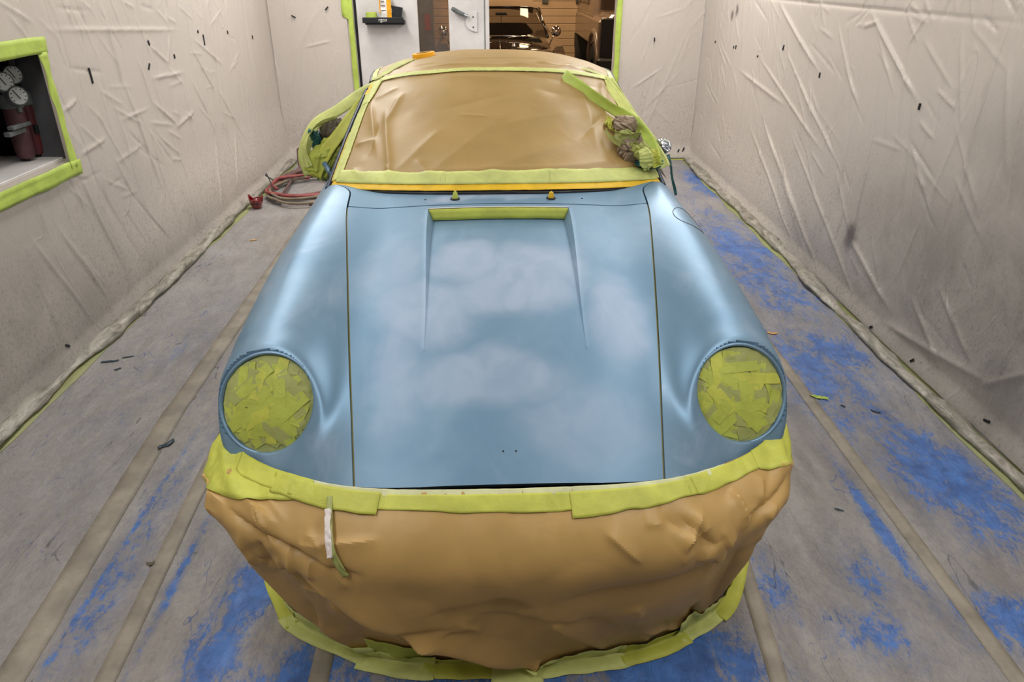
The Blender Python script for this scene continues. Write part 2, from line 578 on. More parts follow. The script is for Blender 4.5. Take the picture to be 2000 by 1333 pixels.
M['wad'] = plain('grey_brown_crumpled_paper', srgb(150, 132, 112), .55, 0, .22, 12, .4, 40)
M['wad_d'] = plain('dark_crumpled_paper', srgb(86, 78, 60), .6, 0, .35, 9, .4, 40)
M['orange'] = plain('orange_tape_roll', srgb(248, 178, 24), .45, 0, .04, 30)
M['white'] = plain('white_paper_bag', srgb(228, 224, 220), .5, 0, .08, 30)
M['amber'] = plain('amber_bag_print', srgb(222, 160, 26), .45, 0, .12, 24)
M['signred'] = plain('red_notice', srgb(150, 52, 30), .5)
M['flake_o'] = plain('orange_scrap', srgb(214, 160, 90), .6)
M['flake_d'] = plain('dark_teal_flake', srgb(24, 50, 66), .5)

# ------------------------------------------------------------------ booth shell
XL, XR, YB, YF, ZC = -2.03, 1.96, 7.25, -1.6, 2.75
_f = MB().box(XL - .3, XR + .3, YF - .1, YB + .0, -.1, 0).build('floor', M['floor'])
tag(_f, 'grey dusty protective floor film scuffed through to blue', None, None, 'structure')


def struct(name, mb, m, label=None, parent=None):
    o = mb.build(name, m, parent)
    if parent is None: tag(o, label, None, None, 'structure')
    return o


NY0, NY1, NZ0, NZ1 = 2.35, 3.555, .84, 1.315   # niche opening in the left wall
wl = MB()
wl.box(XL - .1, XL, YF, NY0, 0, ZC)
wl.box(XL - .1, XL, NY1, YB, 0, ZC)
wl.box(XL - .1, XL, NY0, NY1, 0, NZ0)
wl.box(XL - .1, XL, NY0, NY1, NZ1, ZC)
struct('wall_left', wl, M['wall'], 'white booth wall on the side of the filter niche')
struct('wall_right', MB().box(XR, XR + .1, YF, YB, 0, ZC), M['wall'], 'white booth wall opposite the filter niche')
DX0, DX1, DZ = -1.24, 1.125, 2.12
struct('wall_back', MB().box(XL - .1, DX0, YB, YB + .12, 0, ZC).box(DX1, XR + .1, YB, YB + .12, 0, ZC).box(DX0, DX1, YB, YB + .12, DZ, ZC), M['wall'], 'white end wall around the door opening')
struct('wall_front', MB().box(XL - .1, XR + .1, YF - .1, YF, 0, ZC), M['niche'], 'grey end wall facing the nose of the car')
struct('ceiling', MB().box(XL - .1, XR + .1, YF - .1, YB + .12, ZC, ZC + .1), M['ceiling'], 'white booth ceiling')
for i, (lx, ly) in enumerate(LUM):
    r = empty('ceiling_light', (lx, ly, 2.62))
    r.rotation_euler = (0, math.radians(14 if lx > 0 else -14), 0)
    tag(r, 'long white ceiling luminaire above the car', 'ceiling light', 'booth ceiling lights')
    MB().box(-.24, .24, -.78, .78, .0, .05, .01).build('housing', M['ceiling'], r)


# ------------------------------------------------------------------ film on the walls
def axis_pts(a, b, fa, fb, fine, coarse):
    out = list(np.arange(a, fa, coarse)) + list(np.arange(fa, fb, fine)) + list(np.arange(fb, b, coarse)) + [b]
    return np.array(out)


RNG = np.random.default_rng(11)


def rand_creases(n, x0, x1, y0, y1, lmin, lmax, ang, aspread, amin, amax, wmin, wmax):
    S = []
    for _ in range(n):
        x, y = RNG.uniform(x0, x1), RNG.uniform(y0, y1)
        L = RNG.uniform(lmin, lmax)
        a = ang + RNG.normal() * aspread
        S.append((x, y, x + L * math.cos(a), y + L * math.sin(a), RNG.choice([-1, 1], p=[.25, .75]) * RNG.uniform(amin, amax), RNG.uniform(wmin, wmax)))
    return S


def film_height(Y, Z, segs, seed):
    Hh = creases(Y, Z, [(a, b, c, d, e, f * .5) for (a, b, c, d, e, f) in segs], 1.6)
    Hh = Hh * .75
    Hh += .010 * fbm(Y * 1.3, Z * .7, seed, 2) + .0012 * fbm(Y * 7, Z * 2.2, seed + 9, 3)
    # vertical pleats
    Hh += .0014 * np.abs(vnoise(Y * 13 + .8 * fbm(Y, Z * 2, seed + 5, 2), Z * .9, seed + 3))
    return Hh


# right wall
ys = axis_pts(YF, YB - .02, 1.6, 7.0, .0085, .12)
zs = axis_pts(.015, ZC - .01, .02, 1.6, .0085, .12)
Yg, Zg = np.meshgrid(ys, zs, indexing='ij')
segR = [(5.69, .61, 4.39, .05, .016, .012), (5.37, .67, 3.96, .02, .020, .014), (4.88, .72, 3.47, .02, .014, .012), (5.5, .75, 4.15, .03, .014, .010), (5.1, .60, 4.25, .10, .014, .010),
        (4.07, 1.46, 3.42, 1.09, .020, .012), (5.42, 1.46, 4.56, 1.10, .022, .012), (5.68, 1.09, 4.29, .68, .016, .010), (5.2, 1.20, 4.4, .80, .012, .010), (4.9, 1.05, 4.0, .62, .012, .010),
        (4.45, 1.40, 3.95, .95, .012, .010), (6.1, .95, 5.0, .84, .014, .014), (3.79, .345, 3.2, .16, .022, .018), (3.79, .345, 4.1, .62, .012, .012), (3.79, .345, 3.75, .8, .010, .010),
        (3.1, .30, 2.75, .12, .018, .016), (2.95, .42, 2.55, .20, .016, .014), (6.2, 1.47, 2.7, 1.46, -.012, .010), (3.3, .08, 2.4, .20, .018, .025), (2.5, .15, 2.2, .4, .014, .02),
        (3.0, 1.40, 2.95, .75, .014, .014), (3.25, 1.43, 3.05, 1.0, .012, .012), (2.9, 1.35, 2.7, .9, .016, .012), (2.75, 1.3, 2.65, .8, .014, .012), (3.5, 1.1, 3.3, .4, -.01, .012)]
segR += rand_creases(80, 2.6, 6.8, .15, 1.45, .12, .55, math.radians(32), .30, .004, .010, .006, .011)
segR += rand_creases(100, 2.0, 6.8, .05, 1.5, .15, .6, math.radians(88), .14, .003, .008, .006, .012)
segR += rand_creases(60, 2.3, 5.0, 1.40, 1.65, .10, .3, math.radians(40), .9, .005, .012, .006, .010)
hR = film_height(Yg, Zg, segR, 3)
toe = .03 * sstep(.10, .0, Zg) + .02 * sstep(.5, .1, Zg)
PR = np.stack([XR - .012 - np.maximum(hR + .012, 0) - toe, Yg, Zg], -1)
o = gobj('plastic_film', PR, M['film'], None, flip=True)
tag(o, 'clear wrinkled plastic film with black spray bursts hung over a booth side wall', 'plastic film')

# left wall, with the niche cut out
zL = axis_pts(.015, ZC - .01, .02, 1.6, .0085, .12)
yL = axis_pts(YF, YB - .02, 1.6, 7.0, .0085, .12)
Yg, Zg = np.meshgrid(yL, zL, indexing='ij')
segL = [(4.21, 1.50, 4.24, 1.05, .018, .016), (4.24, 1.15, 4.44, .42, .016, .012), (4.45, .85, 4.5, .1, .012, .010), (5.2, 1.30, 3.6, 1.40, .012, .012), (5.28, 1.19, 5.6, .85, .012, .010),
        (4.60, 1.07, 5.1, 1.05, .014, .010), (4.66, 1.25, 4.9, 1.12, .012, .010), (5.0, 1.3, 4.85, 1.1, .010, .010), (5.3, 1.25, 5.9, 1.0, .010, .010), (4.55, .95, 4.85, .76, .014, .010), (4.8, .75, 5.15, .80, .014, .010),
        (4.9, .95, 4.85, .72, .012, .010), (3.75, .70, 3.95, .15, -.014, .014), (3.6, .78, 3.75, .2, .014, .012), (4.0, .62, 4.35, .12, -.014, .014), (3.3, .6, 3.5, .12, .012, .012), (3.1, .6, 3.3, .1, .012, .012),
        (3.45, 1.4, 3.48, 1.55, .012, .012), (5.45, .6, 5.2, .1, .012, .012), (5.9, .55, 5.6, .15, .010, .012), (5.6, .95, 6.2, .3, .010, .012), (3.62, 1.05, 3.75, 1.08, .012, .010), (3.64, .83, 3.95, .86, .012, .010)]
segL += rand_creases(90, 3.0, 6.6, .1, 1.45, .12, .5, math.radians(100), .22, .003, .009, .006, .011)
segL += rand_creases(64, 3.4, 6.4, .5, 1.5, .12, .4, math.radians(150), .35, .004, .009, .006, .010)
segL += rand_creases(60, 2.9, 6.6, 1.30, 1.65, .10, .35, math.radians(120), .8, .005, .012, .006, .010)
hL = film_height(Yg, Zg, segL, 23)
toe = .03 * sstep(.10, .0, Zg) + .045 * sstep(.6, .08, Zg)
PL = np.stack([XL + .012 + np.maximum(hL + .012, 0) + toe, Yg, Zg], -1)
cy = .25 * (Yg[:-1, :-1] + Yg[1:, :-1] + Yg[:-1, 1:] + Yg[1:, 1:])
cz = .25 * (Zg[:-1, :-1] + Zg[1:, :-1] + Zg[:-1, 1:] + Zg[1:, 1:])
keep = ~((cy > NY0) & (cy < NY1) & (cz > NZ0) & (cz < NZ1))
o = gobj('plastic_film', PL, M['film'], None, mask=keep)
tag(o, 'clear wrinkled plastic film with a taped rectangular cut-out over the filter niche', 'plastic film')

# end wall, either side of the doors
for (x0, x1, seed, lab, extra) in [(XL + .04, -1.30, 41, 'clear plastic film on the end wall between the hose coil corner and the shelf door', [(-1.75, .05, -1.45, .9, .012, .012), (-1.9, .6, -1.6, 1.3, .010, .010), (-1.85, .9, -1.5, 1.4, .010, .010), (-1.72, 1.02, -1.45, 1.08, .012, .010), (-1.95, .1, -1.6, .6, .012, .014)]),
                                   (1.165, XR - .04, 57, 'clear plastic film on the end wall beside the open doorway', [(1.3, .65, 1.6, .85, .010, .010), (1.4, .1, 1.8, 1.2, .008, .010), (1.5, .5, 1.75, .3, .008, .010)])]:
    xs = axis_pts(x0, x1, x0 + .01, x1 - .01, .0125, .02)
    zz = axis_pts(.015, ZC - .01, .02, 1.6, .0085, .12)
    Xg, Zg = np.meshgrid(xs, zz, indexing='ij')
    sg = extra + rand_creases(34, x0, x1, .1, 1.45, .15, .5, math.radians(75), .35, .002, .006, .006, .011)
    hb = film_height(Xg, Zg, sg, seed)
    PB = np.stack([Xg, YB - .01 - np.maximum(hb + .01, 0) - .04 * sstep(.15, 0, Zg), Zg], -1)
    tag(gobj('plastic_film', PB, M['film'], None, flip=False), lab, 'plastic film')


# rolled film hem and the tape that holds it to the floor, along each side wall
def hem(xw, sgn, seed, lab):
    n, m = 420, 16
    yy = np.linspace(1.0, YB - .08, n)
    P = np.zeros((n, m, 3))
    rad = .024 + .009 * vnoise(yy * 2.3, yy * 0, seed) + .006 * vnoise(yy * 9, yy * 0, seed + 1)
    cxx = xw + sgn * (.085 + .02 * vnoise(yy * 1.1, yy * 0, seed + 2) + .008 * vnoise(yy * 6, yy * 0, seed + 7))
    for j in range(m):
        a = 2 * PI * j / m
        wob = 1 + .28 * vnoise(yy * 4 + j * .4, yy * 0 + j * .7, seed + 3) + .12 * np.abs(vnoise(yy * 26 + j * .9, yy * 0 + j, seed + 4))
        P[:, j, 0] = cxx + rad * 1.5 * wob * math.cos(a)
        P[:, j, 1] = yy
        P[:, j, 2] = np.maximum(.004, rad * .75 + rad * .75 * wob * math.sin(a))
    o = gobj('film_hem', P, M['hem'], None, wrap=True, flip=sgn < 0)
    tag(o, lab, 'plastic film')


t = NT('dirty_film_hem')
_c = t.mix(t.rng(t.noise(16, 5, .7, 1.5, t.mapping((1, .3, 1))), .3, .7), srgb(112, 108, 96), srgb(186, 180, 168))
M['hem'] = t.done(t.n('MixShader', {0: .15, 1: t.principled(Base_Color=_c, Roughness=.35, Normal=t.bump(t.noise(40, 4, .6, 1, t.mapping((1, .35, 1))), .6, .01)), 2: t.n('BsdfTransparent').outputs[0]}).outputs[0])
hem(XL + .02, 1, 5, 'crumpled roll of film lying along the floor under the filter niche wall')
hem(XR - .02, -1, 15, 'crumpled roll of film lying along the floor under the wall with black spray bursts')


def strip(name, pts, w, mat, parent=None, z=.0012, seed=0, n=60, wav=.004, thick=.0006):
    """flat tape on the floor along a polyline"""
    pts = np.array(pts, float)
    s = np.concatenate([[0], np.cumsum(np.linalg.norm(np.diff(pts, axis=0), axis=1))])
    q = np.linspace(0, s[-1], n)
    X = np.interp(q, s, pts[:, 0])
    Y = np.interp(q, s, pts[:, 1])
    tx, ty = np.gradient(X), np.gradient(Y)
    l = np.hypot(tx, ty)
    nx, ny = -ty / l, tx / l
    P = np.zeros((n, 4, 3))
    for j, k in enumerate((-.5, -.17, .17, .5)):
        ww = w * k + wav * vnoise(q * 6, q * 0 + j, seed) * (1 if j in (0, 3) else 0)
        P[:, j, 0] = X + nx * ww
        P[:, j, 1] = Y + ny * ww
        P[:, j, 2] = z + .0004 * (1 + vnoise(q * 20, q * 0 + j, seed + 1))
    return gobj(name, P, mat, parent, thick=thick, flip=True)


tag(strip('floor_tape', [(XL + .125, 1.0), (XL + .115, 4), (XL + .13, YB - .1)], .06, M['dusty'], wav=.016), 'green masking tape along the floor under the filter niche wall', 'tape')
tag(strip('floor_tape', [(XR - .105, 1.0), (XR - .105, 3.2), (XR - .125, 4.5), (XR - .10, YB - .1)], .075, M['dusty'], wav=.02), 'green masking tape along the floor under the wall with black spray bursts', 'tape')
tag(strip('floor_tape', [(1.1, YB - .07), (XR - .1, YB - .07)], .05, M['green_d'], wav=.008), 'green masking tape along the floor under the end wall beside the doorway', 'tape')
for (pts, w, lab) in [([(1.33, 1.0), (1.333, 6.9)], .052, 'long tan joint tape on the floor outside the headlight of the filler-lid wing'),
                      ([(.685, .9), (.755, 1.75), (.80, 2.4)], .048, 'tan joint tape on the floor running under the bumper paper below the filler-lid wing'),
                      ([(-1.235, 1.0), (-1.33, 2.6), (-1.40, 6.9)], .085, 'wide tan joint tape on the floor nearest the filter niche wall'),
                      ([(-.99, 1.0), (-1.075, 2.6), (-1.1, 3.2)], .055, 'tan joint tape on the floor beside the headlight on the filter niche side'),
                      ([(-.452, .9), (-.47, 1.6)], .052, 'short tan joint tape on the floor under the bumper paper below the white foam tab'),
                      ([(.075, .9), (.085, 1.5)], .052, 'short tan joint tape on the floor running under the middle of the bumper paper')]:
    tag(strip('floor_tape', pts, w, M['floortape'], wav=.002, z=.0008), lab, 'tape')

# ------------------------------------------------------------------ door in the end wall
dl = empty('door_1', (0, 0, 0))
tag(dl, 'dusty white booth door leaf with a narrow glass slot', None, None, 'structure')
MB().box(-1.215, -.668, YB + .01, YB + .07, .02, DZ, .004).box(-.39, -.025, YB + .01, YB + .07, .02, DZ, .004).box(-.668, -.39, YB + .01, YB + .07, .02, .35).box(-.668, -.39, YB + .01, YB + .07, 1.95, DZ).build('door_leaf', M['door'], dl)
MB().box(-.07, -.062, YB + .006, YB + .012, .02, DZ).build('edge_seam', M['grey_cast'], dl)
MB().box(-.667, -.391, YB + .03, YB + .036, .35, 1.95).build('pane', M['slotglass'], dl)
MB().box(DX0, -1.217, YB + .03, YB + .09, 0, DZ).build('door_gasket', M['black'], dl)
hd = empty('door_lever', (-.19, YB + .01, 1.235), 0, dl)
mb = MB()
V = [(.055, 0, .085), (.055, 0, -.085)]
pl = []
for k in range(19):
    a = PI / 2 + PI * k / 18
    pl.append((.055 + .105 * math.cos(a), .085 * math.sin(a)))
n = len(pl)
mb.add([(x, -.012, z) for x, z in pl] + [(x, .0, z) for x, z in pl], [tuple(range(n))[::-1], tuple(range(n, 2 * n))] + [(i, (i + 1) % n, n + (i + 1) % n, n + i) for i in range(n)])
mb.build('lever_plate', M['door'], hd)
for zz in (.04, -.045):
    MB().lathe([(.008, 0), (.008, -.003), (.0, -.004)], (.02, -.0125, zz), (0, 1, 0), 10).build('screw', M['grey_cast'], hd)
MB().tube([(-.03, -.03, .045), (-.065, -.035, .06)], .016, 10).build('lever_collar', M['steel'], hd)
MB().tube([(-.06, -.035, .058), (-.10, -.04, .075), (-.155, -.04, .105), (-.17, -.04, .113)], [.017, .019, .019, .012], 12).build('lever_grip', M['grey_cast'], hd)

# green tape down both door jambs
for (x0, x1, lab, sd) in [(-1.335, -1.24, 'vertical green masking tape on the film edge beside the shelf door', 1), (1.122, 1.172, 'vertical green masking tape on the edge of the open doorway', 2)]:
    zz = np.linspace(.02, 2.1, 80)
    P = np.zeros((80, 4, 3))
    for j, k in enumerate((0, .33, .66, 1)):
        ragged = (.006 * vnoise(zz * 9, zz * 0, sd)) if j == 0 else 0
        w0 = x0 + (.045 * (zz < 1.27) if sd == 1 else 0)
        P[:, j, 0] = w0 + (x1 - w0) * k + ragged
        P[:, j, 1] = YB - .035 - .004 * vnoise(zz * 7, zz * 0 + j, sd + 4)
        P[:, j, 2] = zz
    tag(gobj('wall_tape', P, M['green_wall'], None, thick=.002), lab, 'tape')

# shelf and what stands on it
sh = empty('wall_shelf', (-.96, YB + .008, 1.215))
tag(sh, 'small black plastic shelf with white lettering fixed to the booth door', 'shelf')
MB().box(-.172, .178, -.085, 0, .0, .03, .003).build('shelf_base', M['black'], sh)
MB().box(-.19, .172, -.115, -.085, .015, .062, .004).build('shelf_lip', M['black'], sh)
MB().box(-.172, .178, -.085, -.0, .03, .036, .001).build('shelf_tray', M['black'], sh)
try:
    tc = bpy.data.curves.new('lettering', 'FONT')
    tc.body = 'rgco'
    tc.size = .042
    tc.extrude = .0006
    to = bpy.data.objects.new('lettering_src', tc)
    COL.objects.link(to)
    bpy.context.view_layer.update()
    me = bpy.data.meshes.new_from_object(to.evaluated_get(bpy.context.evaluated_depsgraph_get()))
    bpy.data.objects.remove(to)
    lt = bpy.data.objects.new('lettering', me)
    me.materials.clear()
    me.materials.append(M['white'])
    COL.objects.link(lt)
    lt.parent = sh
    lt.location = (-.048, -.1165, .030)
    lt.rotation_euler = (PI / 2, 0, 0)
except Exception as ex:
    print('text', ex)


def tape_roll(name, loc, R, r, h, m, lab, tilt=(0, 0, 0)):
    rt = empty(name, loc)
    rt.rotation_euler = tilt
    tag(rt, lab, 'tape roll')
    autosmooth(MB().lathe([(r, .0), (R - .002, 0), (R, .002), (R, h - .002), (R - .002, h), (r, h)], (0, 0, 0), (0, 0, 1), 40, True).build('tape_winding', m, rt))
    autosmooth(MB().lathe([(r - .003, .0), (r, 0), (r, h), (r - .003, h)], (0, 0, 0), (0, 0, 1), 40, True).build('cardboard_core', M['kraft'], rt))
    return rt


tape_roll('tape_roll', (-1.075, YB - .052, 1.2525), .048, .036, .065, M['green_wall'], 'roll of green masking tape lying on the black shelf')
bg = empty('paper_bag', (-.945, YB - .045, 1.2525))
tag(bg, 'white and amber printed packet standing on the black shelf', 'packet')
n = 12
Pb = []
for k, zz in enumerate(np.linspace(0, .20, n)):
    w, d = .052 - .004 * math.sin(zz * 60), .028 * (1 - .6 * (zz / .2) ** 3)
    Pb.append([(w * cx_, d * cy_ + .003 * math.sin(zz * 70 + cx_), zz) for cx_, cy_ in ((-1, -.8), (0, -1), (1, -.8), (1, .8), (0, 1), (-1, .8))])
gobj('packet_body', np.array(Pb), M['white'], bg, wrap=True, smooth=False, flip=True)
MB().box(.014, .054, -.03, -.024, .002, .19).box(-.052, -.044, -.03, -.022, .06, .19).build('amber_panel', M['amber'], bg)
for k, zz in enumerate((.075, .115, .15)):
    MB().box(-.036, .006 - .006 * k, -.030, -.0275, zz, zz + .008).build('printed_line', M['grey_cast'], bg)
bk = MB().add([(-.05, 0, 0), (.05, 0, 0), (.05, .06, 0), (-.05, .06, 0), (-.04, .0, .12), (.07, 0, .10), (.07, .05, .10), (-.04, .05, .12)], [(0, 3, 2, 1), (4, 5, 6, 7), (0, 1, 5, 4), (1, 2, 6, 5), (2, 3, 7, 6), (3, 0, 4, 7)]).build('plastic_bag', M['black'])
bk.location = (-.865, YB - .058, 1.2525)
tag(bk, 'black bag slumped on the shelf beside the printed packet', 'bag')

# ------------------------------------------------------------------ filter niche in the left wall
nb_ = MB()
NX = XL - .34
nb_.box(NX - .05, NX, 2.2, 4.2, .4, 1.8)
nb_.box(NX, XL - .1, 4.15, 4.2, .4, 1.8)
nb_.box(NX, XL - .1, 2.2, 2.25, .4, 1.8)
nb_.box(NX, XL - .1, 2.25, 4.15, 1.75, 1.8)
nb_.box(NX, XL - .1, 2.25, 4.15, .55, .6)
nb_.box(XL - .1, XL + .008, NY1 - .006, NY1 + .0, NZ0, NZ1)
nb_.box(XL - .1, XL + .008, NY0, NY1 - .006, NZ1 - .006, NZ1)
tag(nb_.build('trim_1', M['niche']), 'grey dusty recess behind the cut-out in the film', None, None, 'structure')
tag(MB().box(NX, XL - .002, 2.3, 3.58, .80, .848, .003).build('trim_2', M['door']), 'white sill board under the filter niche', None, None, 'structure')
fu = empty('air_filter_unit', (XL - .12, 3.515, .80))
tag(fu, 'dusty compressed-air filter with red bowls and round pressure gauges in the niche', 'air filter')


def gauge(c, R, ax, parent):
    g = MB().lathe([(R * .92, 0), (R, .004), (R, .035), (R * .9, .042), (R * .84, .038)], c, ax, 32).build('gauge', M['grey_cast'], parent, True)
    autosmooth(g)
    ax = np.array(ax, float)
    ax /= np.linalg.norm(ax)
    MB().lathe([(R * .86, 0), (R * .84, .001), (0, .0012)], np.array(c) + ax * .039, ax, 32).build('dial', M['dial'], g)
    u = np.cross(ax, (0, 0, 1))
    u /= np.linalg.norm(u)
    w = np.cross(u, ax)
    p0 = np.array(c) + ax * .042
    MB().tube([p0 - w * R * .3 - u * R * .1, p0 + w * R * .6 + u * R * .35], .0018, 6).build('needle', M['black'], g)
    for k in range(9):
        a = math.radians(-130 + 260 * k / 8)
        d = u * math.sin(a) + w * math.cos(a)
        MB().tube([p0 + d * R * .62, p0 + d * R * .76], .0015, 4).build('tick', M['black'], g)
    MB().tube([np.array(c) + ax * .01, np.array(c) - np.array((0, 0, R + .025)) + ax * .01], .010, 10).build('gauge_stem', M['grey_cast'], g)
    return g


GA = (.75, -.62, .15)
gauge((-.005, .01, .415), .042, GA, fu)
gauge((.0, -.075, .395), .042, GA, fu)
gauge((.035, -.06, .335), .042, GA, fu)
for (yy, m, lab) in ((.045, 'redcan2', 'deep red filter bowl'), (-.045, 'redcan', 'dusty red filter bowl')):
    autosmooth(MB().lathe([(.046, .285), (.05, .29), (.05, .335), (.044, .345), (.0, .346)], (0, yy, 0), (0, 0, 1), 28).build('filter_head', M['grey_cast'], fu))
    b = autosmooth(MB().lathe([(.0, .058), (.030, .062), (.036, .07), (.041, .10), (.043, .286), (.0, .287)], (0, yy, 0), (0, 0, 1), 28).build('filter_bowl', M[m], fu))
    b['label'] = lab
    MB().tube([(0, yy, .06), (0, yy, .04), (.002, yy, .022)], [.012, .010, .003], 10).build('drain_cock', M['black'], fu)
MB().box(.03, .046, .012, .030, .16, .20, .002).build('sight_window', M['black'], fu)
MB().tube([(0, .09, .325), (0, .125, .328)], .022, 14).tube([(0, .125, .328), (0, .15, .33)], .027, 8).tube([(0, .15, .33), (0, .165, .332)], .019, 14).build('coupling', M['steel'], fu)
MB().tube([(0, .165, .332), (0, .18, .334)], .026, 8).build('coupling_nut', M['grey_cast'], fu)
MB().tube([(-.12, .27, .34), (-.12, .27, .72)], .028, 14).build('down_pipe', M['dial'], fu)
MB().tube([(-.12, .27, .30), (-.12, .27, .36)], .036, 14).build('pipe_elbow', M['grey_cast'], fu)
MB().box(.02, .05, -.16, -.02, .205, .222, .003).build('bracket', M['grey_cast'], fu)
MB().box(.01, .04, -.18, -.05, .18, .2, .003).build('lower_bracket', M['grey_cast'], fu)
MB().tube([(.0, -.0, .47), (.0, -.02, .52), (.01, -.05, .58), (.0, -.1, .66)], .006, 8).build('capillary', M['redcan'], fu)
MB().box(-.20, -.16, -.6, .55, .34, .40).build('back_rail', M['niche'], fu)
for yy in (.30, .42):
    MB().tube([(-.17, yy, -.1), (-.17, yy, .34)], .02, 10).build('back_pipe', M['niche'], fu)

# tape frame around the niche


def wall_tape_L(y0, z0, y1, z1, w, lab, seed, skew=0):
    n = 30
    s = np.linspace(0, 1, n)
    dy, dz = y1 - y0, z1 - z0
    L = math.hypot(dy, dz)
    ny, nz = -dz / L, dy / L
    P = np.zeros((n, 5, 3))
    for j, k in enumerate(np.linspace(-.5, .5, 5)):
        ww = w * k + (.006 * vnoise(s * 9, s * 0 + j, seed) if abs(k) > .4 else 0)
        P[:, j, 1] = y0 + dy * s + ny * ww + skew * k * s
        P[:, j, 2] = z0 + dz * s + nz * ww
        P[:, j, 0] = XL + .046 + .006 * vnoise(s * 6, s * 0 + j * .8, seed + 1)
    tag(gobj('wall_tape', P, M['green_wall'], None, thick=-.002), lab, 'tape')


wall_tape_L(2.3, 1.342, 3.575, 1.338, .072, 'green tape across the top of the niche cut-out', 3)
wall_tape_L(3.528, 1.31, 3.545, .80, .060, 'green tape down the upright edge of the niche cut-out', 4)
wall_tape_L(2.3, .795, 3.60, .795, .072, 'green tape across the bottom of the niche cut-out', 5)

# ------------------------------------------------------------------ dark staples in the film
STG = 'dark staples in the wall film'


def staple(p, ax, L, ang, lab):
    m = MB().box(-L / 2, L / 2, -.003, .003, -.006, .006, .001)
    o = m.build('staple', M['flake_d'] if False else M['black'])
    o.location = p
    o.rotation_euler = (0, ang, 0) if ax == 'y' else (0, ang, PI / 2)
    tag(o, lab, 'staple', STG)


def film_x(P, y, z, side):
    i = np.argmin(np.abs(P[:, 0, 1] - y))
    j = np.argmin(np.abs(P[0, :, 2] - z))
    return P[i, j, 0] + (-.003 if side > 0 else .003)


for (y, z, L, a) in [(5.194, 1.184, .035, 1.2), (4.543, 1.086, .030, 1.55), (3.413, 1.083, .030, 1.5), (6.862, 1.091, .02, 1.4), (6.234, 1.101, .03, 1.3), (6.29, 1.095, .02, 1.5), (5.695, 1.083, .02, .4), (2.913, .045, .03, .8), (2.383, .06, .035, .3), (4.645, .035, .03, .6), (6.343, .03, .03, .5), (3.3, .03, .025, .6)]:
    staple((film_x(PR, y, z, 1), y, z), 'x', L, a, 'small dark staple in the creased film high on the wall with black spray bursts' if z > .5 else 'dark staple low in the film above the hem under the black spray burst wall')
for (y, z, L, a) in [(3.925, 1.167, .075, 1.5), (4.666, 1.261, .03, 1.2), (4.608, 1.138, .04, -.8), (4.988, 1.158, .025, 1.4), (5.449, 1.271, .02, 1.4), (5.538, 1.213, .07, 1.57), (6.085, 1.226, .025, 1.3), (6.693, 1.147, .03, 1.5), (3.05, .1, .03, .6)]:
    lab = 'small dark staple in the film on the filter niche wall'
    if L > .06: lab = 'long upright dark staple in the film next to the niche tape frame' if y < 4.5 else 'long upright dark staple in the film of the niche wall, among smaller staples'
    elif z < .2: lab = 'dark staple low in the film below the filter niche'
    elif L == .04: lab = 'slanted dark staple in the film of the niche wall, directly below a smaller one'
    staple((film_x(PL, y, z, -1), y, z), 'x', L, a, lab)
for (x, z, L, a) in [(-1.769, 1.281, .04, .5), (-1.468, 1.347, .04, -.8), (1.481, 1.085, .035, 1.5), (1.85, .09, .045, -1.2), (1.80, .07, .05, -1.3)]:
    staple((x, YB - .04, z), 'y', L, a, 'dark staple in the end wall film between the hose corner and the shelf door' if x < 0 else ('dark staple in the end wall film at mid-height beside the open doorway' if z > .5 else 'dark staple in the end wall film just above the floor tape'))

# ------------------------------------------------------------------ the car (local axes: x right, y from nose to tail, z up)
CX, CY = .033, 1.2
car = empty('sports_car', (CX, CY, 0))
tag(car, 'pale satin blue rear-engined sports coupe masked for respraying', 'car')

Zh = spline([-.10, .06, .13, .25, .45, .75, 1.0, 1.24, 1.40, 1.7, 2.6, 3.2, 3.6, 4.0, 4.25],
            [.38, .53, .578, .648, .735, .832, .888, .925, .940, .90, .90, .88, .80, .62, .40])
Yn = spline([0, .18, .335, .48, .64, .74, .80], [.143, .151, .178, .247, .368, .505, .62])
TCX = spline([.3, .44, .65, .9, 1.2, 1.55, 2.0, 2.6, 3.2, 3.8, 4.2], [.605, .605, .605, .604, .604, .608, .62, .64, .665, .62, .5])
TCZ = spline([.3, .44, .65, .9, 1.2, 1.55, 2.0, 2.6, 3.2, 3.8, 4.2], [.645, .645, .672, .700, .720, .730, .73, .725, .70, .62, .5])
TR = spline([.3, .44, .65, .9, 1.2, 1.55, 2.0, 2.6, 3.2, 3.8, 4.2], [.138, .138, .137, .136, .132, .128, .13, .14, .165, .16, .13])
HL = np.array([.605, .425, .645])                 # headlight centre
HT = math.radians(30)
HN = np.array([.16, -math.cos(HT), math.sin(HT)])
HN /= np.linalg.norm(HN)
HR = .126


def base_h(x, y):
    ax = np.abs(x)
    shift = (Yn(ax) - .143) * 1.25 * (1 - sstep(.55, 1.25, y))
    z = Zh(y - shift) - .085 * ax ** 2
    z = z - .055 * np.exp(-(((ax - .57) / .13) ** 2 + ((y - .36) / .13) ** 2))
    return z - .35 * np.maximum(ax - .62, 0)


